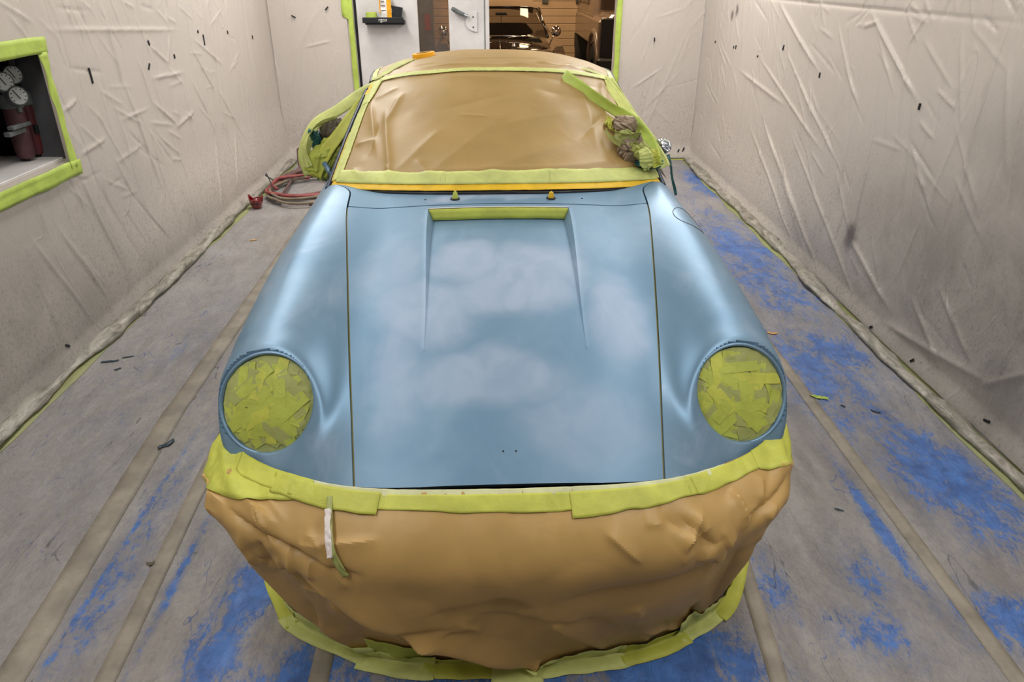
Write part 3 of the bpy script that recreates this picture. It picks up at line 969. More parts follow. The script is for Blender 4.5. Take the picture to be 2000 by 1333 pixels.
def sdf(x, y, z):
    ax = np.abs(x)
    fb = (z - base_h(ax, y)) * .72
    dx, dz = ax - TCX(y), z - TCZ(y)
    dz = np.where(dz > 0, dz, np.where(dx < 0, dz * .85 * sstep(0, -.05, dx), 0))
    ft = np.sqrt(dx * dx + dz * dz + 1e-9) - TR(y)
    inner = ax - TCX(y) < 0
    px, py, pz = ax - HL[0], y - HL[1], z - HL[2]
    dn = px * HN[0] + py * HN[1] + pz * HN[2]     # + in front of the lamp plane
    rad = np.sqrt(np.maximum(px * px + py * py + pz * pz - dn * dn, 0))
    ft = smax(ft, dn - .003, .020 + .075 * sstep(.135, .20, rad))
    # body side: the base ends where the flank does
    fb = smax(fb, ax - TCX(y), .05)
    k = .11 + .06 * sstep(.45, 1.1, y)
    f = smin(fb, ft, k)
    carve = np.maximum(-(dn + .014), rad - HR + .004)      # lamp well stays open in front
    f = smax(f, -carve, .008)
    return f


def trace(O, D, tmax=1.2):
    """first crossing along rays from inside"""
    t = np.zeros(O.shape[:-1])
    for _ in range(90):
        P = O + D * t[..., None]
        f = sdf(P[..., 0], P[..., 1], P[..., 2])
        t = np.clip(t - f * .75, 0, tmax)
    return O + D * t[..., None]


Xg = spline([.10, .165, .45, .8, 1.05, 1.24, 1.33, 1.39, 1.44, 1.50, 1.56, 2.0, 3.0, 3.6, 4.2], [.35, .358, .398, .447, .483, .508, .514, .524, .550, .595, .628, .655, .68, .62, .5])
GAP = .0028


def top_z(x, y):
    O = np.stack([x, y, np.full_like(x, .25)], -1)
    D = np.zeros_like(O)
    D[..., 2] = 1
    return trace(O, D)[..., 2]


def with_lip(P, drop=.016, inset=.002):
    """fold the border of a grid down so that the panel has an edge"""
    N = gnormals(P)
    if N[..., 2].mean() < 0: N = -N
    Q = np.zeros((P.shape[0] + 2, P.shape[1] + 2, 3))
    Q[1:-1, 1:-1] = P
    Q[0, 1:-1], Q[-1, 1:-1] = P[0] - N[0] * drop, P[-1] - N[-1] * drop
    Q[1:-1, 0], Q[1:-1, -1] = P[:, 0] - N[:, 0] * drop, P[:, -1] - N[:, -1] * drop
    Q[0, 0], Q[0, -1], Q[-1, 0], Q[-1, -1] = Q[0, 1], Q[0, -2], Q[-1, 1], Q[-1, -2]
    return Q


# --- bonnet with its sunken intake
y0r, y1r = .50, 1.205
vs = np.concatenate([np.linspace(0, .012, 4), np.linspace(.012, .96, 130)[1:]])
ub = np.concatenate([np.linspace(-1, -.99, 3), np.linspace(-.99, .99, 121)[1:-1], np.linspace(.99, 1, 3)])


def hood_edge_y(x): return Yn(np.abs(x)) + .002


def rec_half(y): return .212 + .024 * sstep(y0r, y1r, y)


nyh, nxh = 170, 141
Ph = np.zeros((nyh, nxh, 3))
us = np.linspace(-1, 1, nxh)
tv = np.linspace(0, 1, nyh)
YR = 1.236
for i, tt in enumerate(tv):
    # straight rear edge, curved front edge
    xg_guess = us * .45
    yy = hood_edge_y(us * .335) * (1 - tt) + YR * tt
    xx = us * (Xg(yy) - GAP)
    Ph[i, :, 0], Ph[i, :, 1] = xx, yy
# snap columns to the intake side walls
kL = int(np.argmin(np.abs(us + .50)))
kR = nxh - 1 - kL
for i in range(nyh):
    yy = Ph[i, :, 1]
    ym = yy[nxh // 2]
    hw = float(rec_half(ym))
    dep = 0.036 * float(np.clip((ym - y0r) / (y1r - y0r), 0, 1)) ** 1.25 if ym <= y1r else 0
    wall = .002 + dep * .42
    xe = Ph[i, -1, 0]
    n_in = kR - 1 - (kL + 1) + 1
    Ph[i, kR:, 0] = np.linspace(hw, xe, nxh - kR)
    Ph[i, kR - 1 - (n_in - 1):kR, 0] = np.linspace(-(hw - wall), hw - wall, n_in)
    Ph[i, :kL + 1, 0] = np.linspace(-xe, -hw, kL + 1)
Ph[..., 2] = top_z(Ph[..., 0], Ph[..., 1])
for i in range(nyh):
    ym = Ph[i, nxh // 2, 1]
    if y0r < ym <= y1r:
        dep = .036 * ((ym - y0r) / (y1r - y0r)) ** 1.25
        Ph[i, kL + 1:kR, 2] -= dep
        # raised rim beside the walls
        Ph[i, kL, 2] += .0015
        Ph[i, kR, 2] += .0015
hood = gobj('bonnet', with_lip(Ph), M['hood'], car, flip=True)
autosmooth(hood, 28)
# taped intake mouth
ymi = y1r - .002
xs_ = np.linspace(-.222, .222, 40)
zt = top_z(xs_, np.full_like(xs_, y1r + .004))
Pt = np.zeros((40, 4, 3))
for j, k in enumerate((0, .33, .66, 1)):
    Pt[:, j, 0] = xs_ * (1 + .055 * k)
    Pt[:, j, 1] = ymi - .012 * (1 - k)
    Pt[:, j, 2] = zt - .034 + .0345 * k + .0012 * vnoise(xs_ * 30, xs_ * 0 + j, 4)
mt = gobj('intake_mouth_tape', Pt, M['green_d'], hood, thick=.0008)
mt['label'] = 'green tape closing the bonnet intake'
Pt2 = np.zeros((40, 2, 3))
for j in range(2):
    Pt2[:, j, 0] = xs_ * 1.06
    Pt2[:, j, 1] = ymi + .003 + .006 * j
    Pt2[:, j, 2] = zt + .0016
gobj('intake_edge', Pt2, M['white_tape'], hood, thick=.001)
for (xx, yy) in [(-.015, .215), (.015, .215)]:
    zz = float(top_z(np.array([xx]), np.array([yy]))[0])
    MB().lathe([(.0022, 0), (.0022, .0012), (0, .0012)], (xx, yy, zz - .0002), (0, -.5, 1), 10).build('badge_hole', M['black'], hood)

# --- cowl panel between bonnet and windscreen
Bx, Tx = .608, .515


def Bc(u): return np.stack([Bx * u, 1.345 + .165 * np.abs(u) ** 2.4, .953 - .028 * u ** 2], -1)
def Tc(u): return np.stack([Tx * u, 2.00 + .10 * u ** 2, 1.268 - .062 * np.abs(u) ** 2.6], -1)


nu, nv = 141, 26
us = np.linspace(-1, 1, nu)
Pc = np.zeros((nv, nu, 3))
for i, tt in enumerate(np.linspace(0, 1, nv)):
    yb = Bc(us)[:, 1] + .03
    yy = (YR + .006) * (1 - tt) + yb * tt
    xx = us * (Xg(yy) - GAP)
    Pc[i, :, 0], Pc[i, :, 1] = xx, yy
Pc[..., 2] = top_z(Pc[..., 0], Pc[..., 1])
cowl = gobj('cowl_panel', with_lip(Pc), M['hood'], car, flip=True)
autosmooth(cowl, 30)
for (xx, m, hh) in [(-.148, 'green_d', .030), (.182, 'yellow', .026)]:
    yy = 1.285
    zz = float(top_z(np.array([xx]), np.array([yy]))[0])
    g = autosmooth(MB().lathe([(.017, 0), (.016, .003), (.011, .004), (.010, .001)], (xx, yy, zz - .0005), (0, 0, 1), 20).build('wiper_grommet', M['black'], cowl))
    autosmooth(MB().lathe([(.010, 0), (.0095, .010), (.0075, .020), (.004, hh - .004), (.0, hh)], (xx, yy, zz), (0.05, .1, 1), 12).build('taped_wiper_spindle', M[m], cowl))
for xx in (-.25, .29):
    zz = float(top_z(np.array([xx]), np.array([1.29]))[0])
    MB().lathe([(.004, 0), (.004, .001), (0, .001)], (xx, 1.29, zz), (0, 0, 1), 10).build('washer_hole', M['black'], cowl)


# --- flank panels: rays fan out of a spine from the gap line over the crest and down the side
def flank(stations, thetas, front=True):
    n, m = len(stations), len(thetas)
    P = np.zeros((n, m, 3))
    ys_ = np.asarray(stations)
    G = np.stack([Xg(ys_) + GAP, ys_, top_z(Xg(ys_) + GAP, ys_)], -1)
    phi = np.radians(66) * (1 - sstep(.165, .72, ys_)) if front else np.zeros(n)
    d0 = np.stack([np.zeros(n), -np.sin(phi), np.cos(phi)], -1)
    L = .36
    Or = G - d0 * L
    th = np.asarray(thetas)
    D = d0[:, None, :] * np.cos(th)[None, :, None] + np.array([1., 0, 0])[None, None, :] * np.sin(th)[None, :, None]
    # the fan turns upright as it swings outwards so that the side stays vertical
    up = np.array([0, 0, -1.])
    O = np.repeat(Or[:, None, :], m, 1)
    return trace(O, D)


TH = np.concatenate([np.linspace(0, 1.15, 105), np.linspace(1.15, 2.1, 42)[1:]])
ST_F = np.concatenate([np.linspace(.165, .62, 110), np.linspace(.62, 1.60, 110)[1:]])
PFn = flank(ST_F, TH)
PDr = flank(np.linspace(1.606, 2.62, 60), TH, False)
PQt = flank(np.linspace(2.626, 4.15, 90), TH, False)


def arch_mask(P, wy, wz, wr):
    c = .25 * (P[:-1, :-1] + P[1:, :-1] + P[:-1, 1:] + P[1:, 1:])
    return ~((c[..., 1] - wy) ** 2 + (c[..., 2] - wz) ** 2 < wr ** 2)


WY1, WY2, WZ, WR = .93, 3.20, .31, .345
for sx in (1, -1):
    S = np.array([sx, 1, 1.])

    def lipped(P):
        Q = with_lip(P, .014)
        Q[:, -1] = Q[:, -2]
        return Q * S
    Q = lipped(PFn)
    fm = arch_mask(Q, WY1, WZ, WR) | (.25 * (Q[:-1, :-1, 2] + Q[1:, :-1, 2] + Q[:-1, 1:, 2] + Q[1:, 1:, 2]) > .63)
    # the lamp opening itself is left to the lamp
    f = gobj('front_wing', Q, M['paint'], car, flip=(sx < 0), mask=fm)
    autosmooth(f, 40)
    Q = lipped(PDr)
    d = gobj('door', Q, M['paint'], car, flip=(sx < 0))
    autosmooth(d, 40)
    Q = lipped(PQt)
    q = gobj('rear_wing', Q, M['paint'], car, flip=(sx < 0), mask=arch_mask(Q, WY2, WZ, WR))
    autosmooth(q, 40)
    for wy, pw, Pp in ((WY1, f, PFn), (WY2, q, PQt)):
        xo = float(np.max(Pp[..., 0][np.abs(Pp[..., 1] - wy) < .06])) + .003
        pts = [(sx * xo, wy + WR * math.cos(a), WZ + WR * math.sin(a)) for a in np.linspace(-.25, PI + .25, 40)]
        autosmooth(MB().tube(pts, .014, 8).build('arch_lip', M['paint'], pw), 60)
    # door handle
    xo = float(np.max(PDr[..., 0]))
    MB().tube([(sx * (xo - .01), 2.38, .72), (sx * (xo + .03), 2.40, .722), (sx * (xo + .03), 2.52, .722), (sx * (xo - .01), 2.54, .72)], .011, 8).build('door_handle', M['black'], d)
    # lamp ring
    Hc = HL * S
    Hn = HN * S
    rg = MB().lathe([(HR + .013, -.05), (HR + .0125, -.016), (HR + .010, -.004), (HR + .006, .0055), (HR + .002, .0085), (HR - .002, .005), (HR - .003, -.016)], Hc - Hn * .002, Hn, 72).build('headlight_ring', M['paint'], car, True)
    rg.data.polygons[-1].use_smooth = False
    # tape lining the bonnet gap
    ysg = np.linspace(.15, 1.238, 90)
    xgv = Xg(ysg)
    zgv = top_z(xgv, np.maximum(ysg, Yn(xgv)))
    Pg = np.zeros((90, 2, 3))
    for j in range(2):
        Pg[:, j, 0] = sx * (xgv + (-.004 + .008 * j))
        Pg[:, j, 1] = ysg
        Pg[:, j, 2] = zgv - .0055 - .004 * sstep(.9, .2, ysg) * 0
    gt = gobj('gap_tape', Pg, M['olive'], car, flip=(sx > 0))
    gt['label'] = 'olive tape lining the bonnet gap'

# fuel filler lid on the right-hand wing: a shallow circular seam
fy = 1.13
ring = []
a_ = np.linspace(0, 2 * PI, 48, endpoint=False)
fx0 = .625
rx, ry = .052, .070
xs1, ys1 = fx0 + rx * np.cos(a_), fy + ry * np.sin(a_)
zs1 = top_z(xs1, ys1)
mbf = MB()
ptsf = [(xs1[k], ys1[k], zs1[k] + .0002) for k in range(48)] + [(xs1[0], ys1[0], zs1[0] + .0002)]
mbf.tube(ptsf, .0013, 6, False)
mbf.build('filler_lid_seam', M['black'], car, True)

# --- windscreen, pillars, roof, side and rear glass


def WS(u, v, off=0.):
    u, v = np.broadcast_arrays(np.asarray(u, float), np.asarray(v, float))
    B, T = Bc(u), Tc(u)
    P = B * (1 - v)[..., None] + T * v[..., None]
    bulge = .022 * np.sin(PI * np.clip(v, 0, 1)) * (1 - .6 * u ** 2)
    nrm = np.stack([.42 * u, -.5 * np.ones_like(u), .82 * np.ones_like(u)], -1)
    nrm /= np.linalg.norm(nrm, axis=-1, keepdims=True)
    return P + nrm * (bulge + off)[..., None]


U, V_ = np.meshgrid(np.linspace(-1, 1, 50), np.linspace(0, 1, 30), indexing='ij')
gobj('windscreen', WS(U, V_, -.004 + 0 * U), M['wsglass'], car)
Rz = spline([2.0, 2.2, 2.4, 2.7, 3.05], [1.268, 1.288, 1.296, 1.280, 1.226])
Rw = spline([2.0, 2.4, 2.7, 3.05], [.515, .548, .545, .50])
Re = spline([2.0, 2.4, 2.7, 3.05], [1.206, 1.205, 1.185, 1.12])


def RS(u, s, off=0.):
    u, s = np.broadcast_arrays(np.asarray(u, float), np.asarray(s, float))
    yc = 2.0 + 1.05 * s
    z = Rz(yc) - (Rz(yc) - Re(yc)) * np.abs(u) ** 2.6
    return np.stack([Rw(yc) * u * (1 + off * .8), yc + .10 * u ** 2 * (1 - s), z + off * (1 - .2 * u ** 2)], -1)


U, S_ = np.meshgrid(np.linspace(-1, 1, 60), np.linspace(0, 1, 50), indexing='ij')
roof = gobj('roof_panel', RS(U, S_), M['paint'], car)
rear_t = RS(np.linspace(-1, 1, 40), np.ones(40))
rear_b = np.stack([.56 * np.linspace(-1, 1, 40), 3.72 - .12 * np.linspace(-1, 1, 40) ** 2, .80 - .05 * np.linspace(-1, 1, 40) ** 2], -1)
gobj('rear_window', np.stack([rear_t * (1 - k) + rear_b * k for k in np.linspace(0, 1, 14)], 1), M['wsglass'], car)
ed = np.stack([np.linspace(-.62, .62, 40), 3.70 + 0 * np.linspace(0, 1, 40)], -1)
Xe, Ye = np.meshgrid(np.linspace(-.60, .60, 40), np.linspace(3.45, 4.12, 30), indexing='ij')
gobj('engine_lid', np.stack([Xe, Ye, top_z(Xe, Ye) + .002], -1), M['paint'], car)
for sx in (1, -1):
    k = np.linspace(0, 1, 40)
    top = RS(np.full(40, .995), k) * np.array([sx, 1, 1])
    bot = np.stack([sx * (.655 + .01 * k), 1.58 + 1.92 * k, .915 - .04 * k], -1)
    gobj('side_window', np.stack([top * (1 - j) + bot * j for j in np.linspace(0, 1, 12)], 1), M['wsglass'], car, flip=sx > 0)
    # slim dark pillar beside the screen
    v = np.linspace(-.03, 1, 24)
    c = WS(np.full(24, sx * 1.022), v, np.full(24, -.008))
    autosmooth(MB().tube(list(c), .0135, 8).build('windscreen_pillar', M['navy'], car), 60)
    rail = RS(np.full(30, sx * 1.0), np.linspace(0, 1, 30))
    autosmooth(MB().tube(list(rail), .012, 8).build('roof_rail', M['navy'], car), 60)
    # mirror stalk; the mirror itself is inside its wrapping
    MB().tube([(sx * .655, 1.87, .855), (sx * .69, 1.90, .875), (sx * .715, 1.93, .91)], [.014, .011, .012], 10).build('mirror_stalk', M['paint'], car, True)

# seal line round the bottom of the screen
v0 = WS(np.linspace(-1, 1, 60), np.full(60, -.036), np.full(60, -.004))
autosmooth(MB().tube(list(v0), .007, 6).build('screen_seal', M['black'], car), 60)


# --- wheels and underbody
def wheel(sx, wy, parent):
    w = empty('wheel', (sx * .665, wy, WZ), 0, parent)
    prof = [(.205, -.09), (.24, -.098), (.295, -.09), (.311, -.07), (.313, 0), (.311, .07), (.295, .09), (.24, .098), (.205, .09)]
    autosmooth(MB().lathe(prof, (0, 0, 0), (1, 0, 0), 48, True).build('tyre', M['rubber'], w))
    autosmooth(MB().lathe([(0, .05), (.05, .055), (.07, .04), (.17, .035), (.2, .08), (.212, .088), (.206, .0), (.2, -.088)], (0, 0, 0), (sx, 0, 0), 40).build('rim', M['steel'], w))
    for k in range(5):
        a = 2 * PI * k / 5
        MB().tube([(sx * .045, .05 * math.cos(a), .05 * math.sin(a)), (sx * .07, .2 * math.cos(a), .2 * math.sin(a))], [.03, .022], 8).build('spoke', M['steel'], w)


for sx in (-1, 1):
    for wy in (WY1, WY2): wheel(sx, wy, car)
MB().box(-.50, .50, .35, 4.0, .14, .42, .03).box(-.62, .62, 1.35, 2.8, .14, .5, .03).build('underbody', M['dark'], car)
Xi, Yi = np.meshgrid(np.linspace(-.62, .62, 40), np.linspace(.30, 1.62, 60), indexing='ij')
gobj('inner_deck', np.stack([Xi, Yi, np.minimum(top_z(Xi, np.maximum(Yi, Yn(np.abs(Xi)) + .03)), 1.) - .045], -1), M['dark'], car)
MB().box(-.60, .60, 4.0, 4.2, .22, .5, .04).build('rear_bumper', M['paint'], car)

# ------------------------------------------------------------------ paper and tape on the nose
Uk = [0, .25, .5, .7, .85, 1.0]


def sym(xs, even):
    f = spline([-a for a in Uk[:0:-1]] + Uk, ([x * (1 if even else -1) for x in xs[:0:-1]]) + list(xs))
    return f


tX = sym([0, .20, .40, .57, .69, .757], False)
bX = sym([0, .215, .43, .585, .680, .748], False)
bY = sym([.012, .022, .062, .135, .21, .41], True)
oX = sym([0, .20, .385, .515, .605, .705], False)
oY = sym([.165, .175, .215, .28, .36, .56], True)
VB = .26


def edge_z(x, y):
    return base_h(x, y)


def NP(u, v, off=0.):
    """nose paper: u across, v from the bodywork edge (0) to the floor (1)"""
    u, v = np.broadcast_arrays(np.asarray(u, float), np.asarray(v, float))
    tx = tX(u)
    ty = Yn(np.abs(tx)) + .010 * (1 - sstep(.35, .6, np.abs(u))) - .002
    tz = .581 - .086 * np.abs(u) ** 2.2 + .035 * sstep(.8, 1., np.abs(u))
    bx, by = bX(u), bY(u)
    bz = .44 + .02 * sstep(.5, .9, np.abs(u)) + .012 * np.cos(u * 9) * 0 + 0 * u - .0 * u
    ox, oy = oX(u), oY(u)
    t = np.clip(v / VB, 0, 1)
    s = np.clip((v - VB) / (1 - VB), 0, 1)
    a = t * PI / 2
    x1 = tx + (bx - tx) * np.sin(a)
    y1 = ty + (by - ty) * (.55 * np.sin(a) + .45 * t)
    z1 = tz + (bz - tz) * (.55 * (1 - np.cos(a)) + .45 * t)
    en = sstep(.35, .85, np.abs(u))
    x2 = bx + (ox - bx) * s ** (1.15 - .40 * en)
    y2 = by + (oy - by) * s ** (1.25 - .50 * en)
    z2 = bz + (.003 - bz) * s
    P = np.where((v < VB)[..., None], np.stack([x1, y1, z1], -1), np.stack([x2, y2, z2], -1))
    return P


def out_n(P):
    N = gnormals(P)
    ref = P - np.array([0, .9, .25])
    s = np.sign((N * ref).sum(-1, keepdims=True))
    return N * s


nu, nv = 330, 150
U, V_ = np.meshgrid(np.linspace(-1, 1, nu), np.linspace(.02, 1, nv), indexing='ij')
P0 = NP(U, V_)
# paper spans the bumper edge in a soft curve: average along v, ends held
for _ in range(60):
    P0[:, 1:-1] = .5 * P0[:, 1:-1] + .25 * (P0[:, :-2] + P0[:, 2:])
N0 = out_n(P0)
A, B_ = U * .95, V_ * .62
c_ = lambda px: (px - 990) / 560. * .95
segN = [(c_(1075), .63, c_(660), .19, .034, .030), (c_(700), .25, c_(1060), .66, -.020, .020), (c_(735), .62, c_(500), .15, .030, .026), (c_(1000), .66, c_(800), .34, .016, .018), (c_(640), .62, c_(540), .30, .014, .018), (c_(880), .30, c_(1180), .40, -.010, .030), (c_(1180), .62, c_(1010), .28, .012, .030), (c_(455), .22, c_(640), .58, -.016, .022),
        (c_(1425), .19, c_(1365), .60, .026, .022), (c_(1465), .16, c_(1400), .56, -.018, .022), (c_(1060), .26, c_(1370), .235, -.014, .030), (c_(1375), .22, c_(1375), .58, -.012, .025),
        (c_(1340), .06, c_(1360), .14, .012, .010), (c_(1340), .13, c_(1480), .10, -.010, .012), (c_(1280), .08, c_(1240), .15, .010, .012), (c_(1240), .08, c_(1300), .16, -.008, .010), (c_(1420), .05, c_(1530), .13, .012, .010),
        (c_(1180), .16, c_(1120), .09, .008, .012), (c_(430), .05, c_(470), .15, .016, .012), (c_(440), .13, c_(530), .12, .014, .012), (c_(470), .05, c_(640), .11, .012, .012), (c_(600), .09, c_(620), .13, .010, .010),
        (c_(530), .12, c_(720), .16, -.012, .012), (c_(640), .15, c_(780), .17, -.010, .012), (c_(700), .12, c_(800), .10, .008, .010), (c_(500), .10, c_(500), .24, .012, .012), (c_(570), .22, c_(700), .24, -.012, .016),
        (c_(560), .16, c_(580), .26, .012, .012), (c_(700), .30, c_(760), .34, .016, .016), (c_(760), .36, c_(880), .40, .014, .016), (c_(720), .34, c_(900), .36, -.010, .016), (c_(860), .30, c_(1010), .25, -.010, .02),
        (c_(960), .24, c_(1020), .30, -.012, .02), (c_(1000), .60, c_(1080), .60, .016, .012), (c_(1040), .56, c_(1020), .62, .014, .010), (c_(760), .50, c_(880), .47, -.010, .016), (c_(900), .48, c_(1000), .58, -.008, .016),
        (c_(1100), .35, c_(1250), .55, -.008, .03), (c_(1200), .5, c_(1360), .6, .010, .02), (c_(540), .33, c_(600), .52, -.012, .02), (c_(1330), .45, c_(1370), .6, -.014, .014)]
segN += rand_creases(26, c_(430), c_(720), .06, .24, .04, .11, math.radians(25), .6, .003, .008, .009, .016)
segN += rand_creases(22, c_(1180), c_(1520), .06, .22, .04, .11, math.radians(150), .6, .003, .008, .009, .016)
segN += rand_creases(16, c_(560), c_(1300), .28, .58, .05, .14, math.radians(30), .7, .003, .007, .012, .022)
hN = creases(A, B_, [(a, b, c, d, e * 1.25, f * .5) for (a, b, c, d, e, f) in segN], 3.5)
hN += .0060 * fbm(A * 3.5, B_ * 5, 71, 2) * sstep(0.02, .25, V_) + .0010 * fbm(A * 14, B_ * 14, 77, 2)
facet = np.abs(vnoise(A * 7 + B_ * 5, B_ * 9 - A * 2, 81)) * .010 * sstep(.3, .9, np.abs(U)) * sstep(.45, .1, V_)
hN += facet
rid = .009 * np.abs(vnoise(A * 4 + .6 * B_, B_ * 3.5, 61)) + .004 * np.abs(vnoise(A * 9 - B_ * 3, B_ * 8 + A * 2, 62)) + .0008 * np.abs(vnoise(A * 22, B_ * 19, 63))
hN += rid - .006
hN = np.where(hN > 0, hN * (1 - .6 * sstep(.6, .95, np.abs(U)) * sstep(.2, .4, V_)), hN)
hN = hN * sstep(.0, .10, V_) * (1 - .75 * sstep(.93, 1.0, V_)) + .010
PNose = P0 + N0 * hN[..., None]
# pinched ears at both ends
PNose[..., 2] = np.maximum(PNose[..., 2], .003)
npap = empty('masking_paper', (CX, CY, 0))
tag(npap, 'brown kraft masking paper wrapped round the front bumper and taped to the floor', 'masking paper')
autosmooth(gobj('paper_sheet', PNose, M['kraft'], npap, flip=False, thick=.0004), 16)


def nose_strip(u0, u1, v0a, v0b, v1a, v1b, mat, name='tape_strip', off=.004, seed=0, n=None, ragged=.004, parent=npap):
    """tape on the nose: upper edge v0a..v0b, lower edge v1a..v1b over u0..u1"""
    n = n or max(8, int(abs(u1 - u0) * 110))
    uu = np.linspace(u0, u1, n)
    k = np.linspace(0, 1, n)
    m = 9
    Uq = np.repeat(uu[:, None], m, 1)
    Vq = np.zeros((n, m))
    top = v0a + (v0b - v0a) * k
    bot = v1a + (v1b - v1a) * k + ragged * vnoise(k * 7, k * 0, seed)
    for j in range(m):
        q = j / (m - 1)
        Vq[:, j] = top * (1 - q) + bot * q
    # follow the crumpled sheet
    iu = (Uq + 1) / 2 * (nu - 1)
    iv = (np.clip(Vq, .02, 1) - .02) / .98 * (nv - 1)
    i0, j0 = np.clip(iu.astype(int), 0, nu - 2), np.clip(iv.astype(int), 0, nv - 2)
    fu_, fv_ = (iu - i0)[..., None], (iv - j0)[..., None]
    P = (PNose[i0, j0] * (1 - fu_) + PNose[i0 + 1, j0] * fu_) * (1 - fv_) + (PNose[i0, j0 + 1] * (1 - fu_) + PNose[i0 + 1, j0 + 1] * fu_) * fv_
    N = out_n(P)
    wr = .0016 * vnoise(Uq * 60, Vq * 30, seed + 3)
    P = P + N * (off + wr)[..., None]
    # above the sheet the strip climbs on to the body edge
    return gobj(name, P, mat, parent, thick=.0003)


# lighter strip tight under the bonnet edge, then the broad upper band in overlapping lengths
for (a, b, v0a, v0b, v1a, v1b, m, off) in [(-.64, .64, .02, .02, .045, .045, 'cream', .0012),
                                           (-1.0, -.56, .02, .02, .24, .075, 'green', .0042), (-.82, -.60, .022, .025, .085, .080, 'green', .0052), (-.68, -.36, .028, .032, .092, .098, 'green', .0056),
                                           (-.38, .20, .036, .036, .084, .088, 'green', .0028), (.16, .52, .036, .030, .112, .082, 'green', .0034), (.50, .78, .026, .022, .085, .080, 'green', .0028), (.74, 1.0, .02, .02, .085, .22, 'green', .0034)]:
    nose_strip(a, b, v0a, v0b, v1a, v1b, M[m], off=off, seed=int(a * 100) % 50)

# hem of green tape that fixes the paper to the floor
RZ = math.radians(.83)


def floor_hem(u0, u1, w_in, w_out, mat, seed, lift=.004, parent=None):
    n = max(8, int(abs(u1 - u0) * 90))
    uu = np.linspace(u0, u1, n)
    rows = []
    iu = (uu + 1) / 2 * (nu - 1)
    i0 = np.clip(iu.astype(int), 0, nu - 2)
    f_ = (iu - i0)[:, None]

    def sheet(v):
        jv = int(round((v - .02) / .98 * (nv - 1)))
        return PNose[i0, jv] * (1 - f_) + PNose[i0 + 1, jv] * f_
    e = sheet(1.0)
    d = np.gradient(e[:, :2], axis=0)
    nrm = np.stack([d[:, 1], -d[:, 0]], -1)
    nrm /= np.linalg.norm(nrm, axis=1, keepdims=True) + 1e-9
    o3 = np.concatenate([nrm, np.zeros((n, 1))], 1)
    for k, v in enumerate((1 - w_in, 1 - w_in * .66, 1 - w_in * .33, 1.0)):
        p = sheet(v) + o3 * (lift + .0035 * (1 + vnoise(uu * 40, uu * 0 + k, seed))[:, None])
        p[:, 2] += .002 * (1 + vnoise(uu * 55, uu * 0 + k, seed + 1)) + (0.006 * vnoise(uu * 14, uu * 0, seed + 2) if k == 0 else 0)
        rows.append(p)
    for q in (.3, .65, 1.0):
        p = e + o3 * (lift + w_out * q)
        p[:, 2] = .0022 + (1 - q) * .004 + .0016 * (1 + vnoise(uu * 45, uu * 0 + q * 9, seed + 3))
        if q == 1.0: p += o3 * (.004 * vnoise(uu * 17, uu * 0, seed + 6))[:, None]
        rows.append(p)
    return gobj('tape_strip', np.stack(rows, 1), mat, parent or npap, thick=.0003)


for (a, b, wi, wo, m, lf) in [(-.985, -.80, .08, .040, 'green', .004), (-.84, -.44, .11, .040, 'green_l', .005), (-.50, -.24, .07, .055, 'green_l', .007), (-.28, -.02, .06, .050, 'green', .005), (-.06, .10, .065, .065, 'green_l', .007),
                              (.08, .38, .065, .050, 'green_l', .006), (.36, .62, .065, .050, 'green', .007), (.58, .80, .11, .042, 'green_l', .008), (.78, .99, .08, .05, 'green', .006)]:
    floor_hem(a, b, wi, wo, M[m], int((a + 2) * 37), lf)
nose_strip(-.46, -.25, .80, .88, .98, .98, M['green_d'], off=.006, seed=5)


def ribbon(name, pts, widths, wdir, mat, parent=None, n=40, curl=.0, seed=0, crum=.002, thick=.0004):
    """a band of tape through 3-D points; wdir = direction across the band"""
    pts = np.array(pts, float)
    s = np.concatenate([[0], np.cumsum(np.linalg.norm(np.diff(pts, axis=0), axis=1))])
    s /= s[-1]
    q = np.linspace(0, 1, n)
    C = np.stack([spline(s, pts[:, k])(q) for k in range(3)], -1)
    w = np.interp(q, np.linspace(0, 1, len(widths)), widths)
    wd = np.array(wdir, float)
    if wd.ndim == 1: wd = np.repeat(wd[None], n, 0)
    else: wd = np.stack([np.interp(q, np.linspace(0, 1, len(wd)), wd[:, k]) for k in range(3)], -1)
    T = np.gradient(C, axis=0)
    T /= np.linalg.norm(T, axis=1, keepdims=True)
    wd = wd - T * (wd * T).sum(1, keepdims=True)
    wd /= np.linalg.norm(wd, axis=1, keepdims=True)
    N = np.cross(T, wd)
    m = 7
    P = np.zeros((n, m, 3))
    for j, k in enumerate(np.linspace(-.5, .5, m)):
        P[:, j] = C + wd * (w * k)[:, None] + N * (curl * (4 * k * k) + crum * vnoise(q * 16, q * 0 + j * .8, seed))[:, None]
    return gobj(name, P, mat, parent, thick=thick)


# pull tab: a white foam stub and a yellowish tape tail over the upper band
def on_nose(u, v, off=.008):
    i = int(round((u + 1) / 2 * (nu - 1)))
    j = int(round((v - .02) / .98 * (nv - 1)))
    N = out_n(PNose[max(i - 1, 0):i + 2, max(j - 1, 0):j + 2])[1, 1]
    return PNose[i, j] + N * off


tb = ribbon('tape_tail', [on_nose(-.493, .06), on_nose(-.475, .12, .012), on_nose(-.455, .20, .012), on_nose(-.425, .285, .010)], [.012, .014, .014, .016], (1, 0, 0), M['green_g'], npap, seed=3)
tb = ribbon('foam_stub', [on_nose(-.482, .10, .016), on_nose(-.472, .15, .018), on_nose(-.46, .215, .017)], [.012, .013, .012], (1, 0, 0), M['white_tape'], npap, seed=4, thick=.003)
tb['label'] = 'white foam tape stub'

# ------------------------------------------------------------------ taped headlights


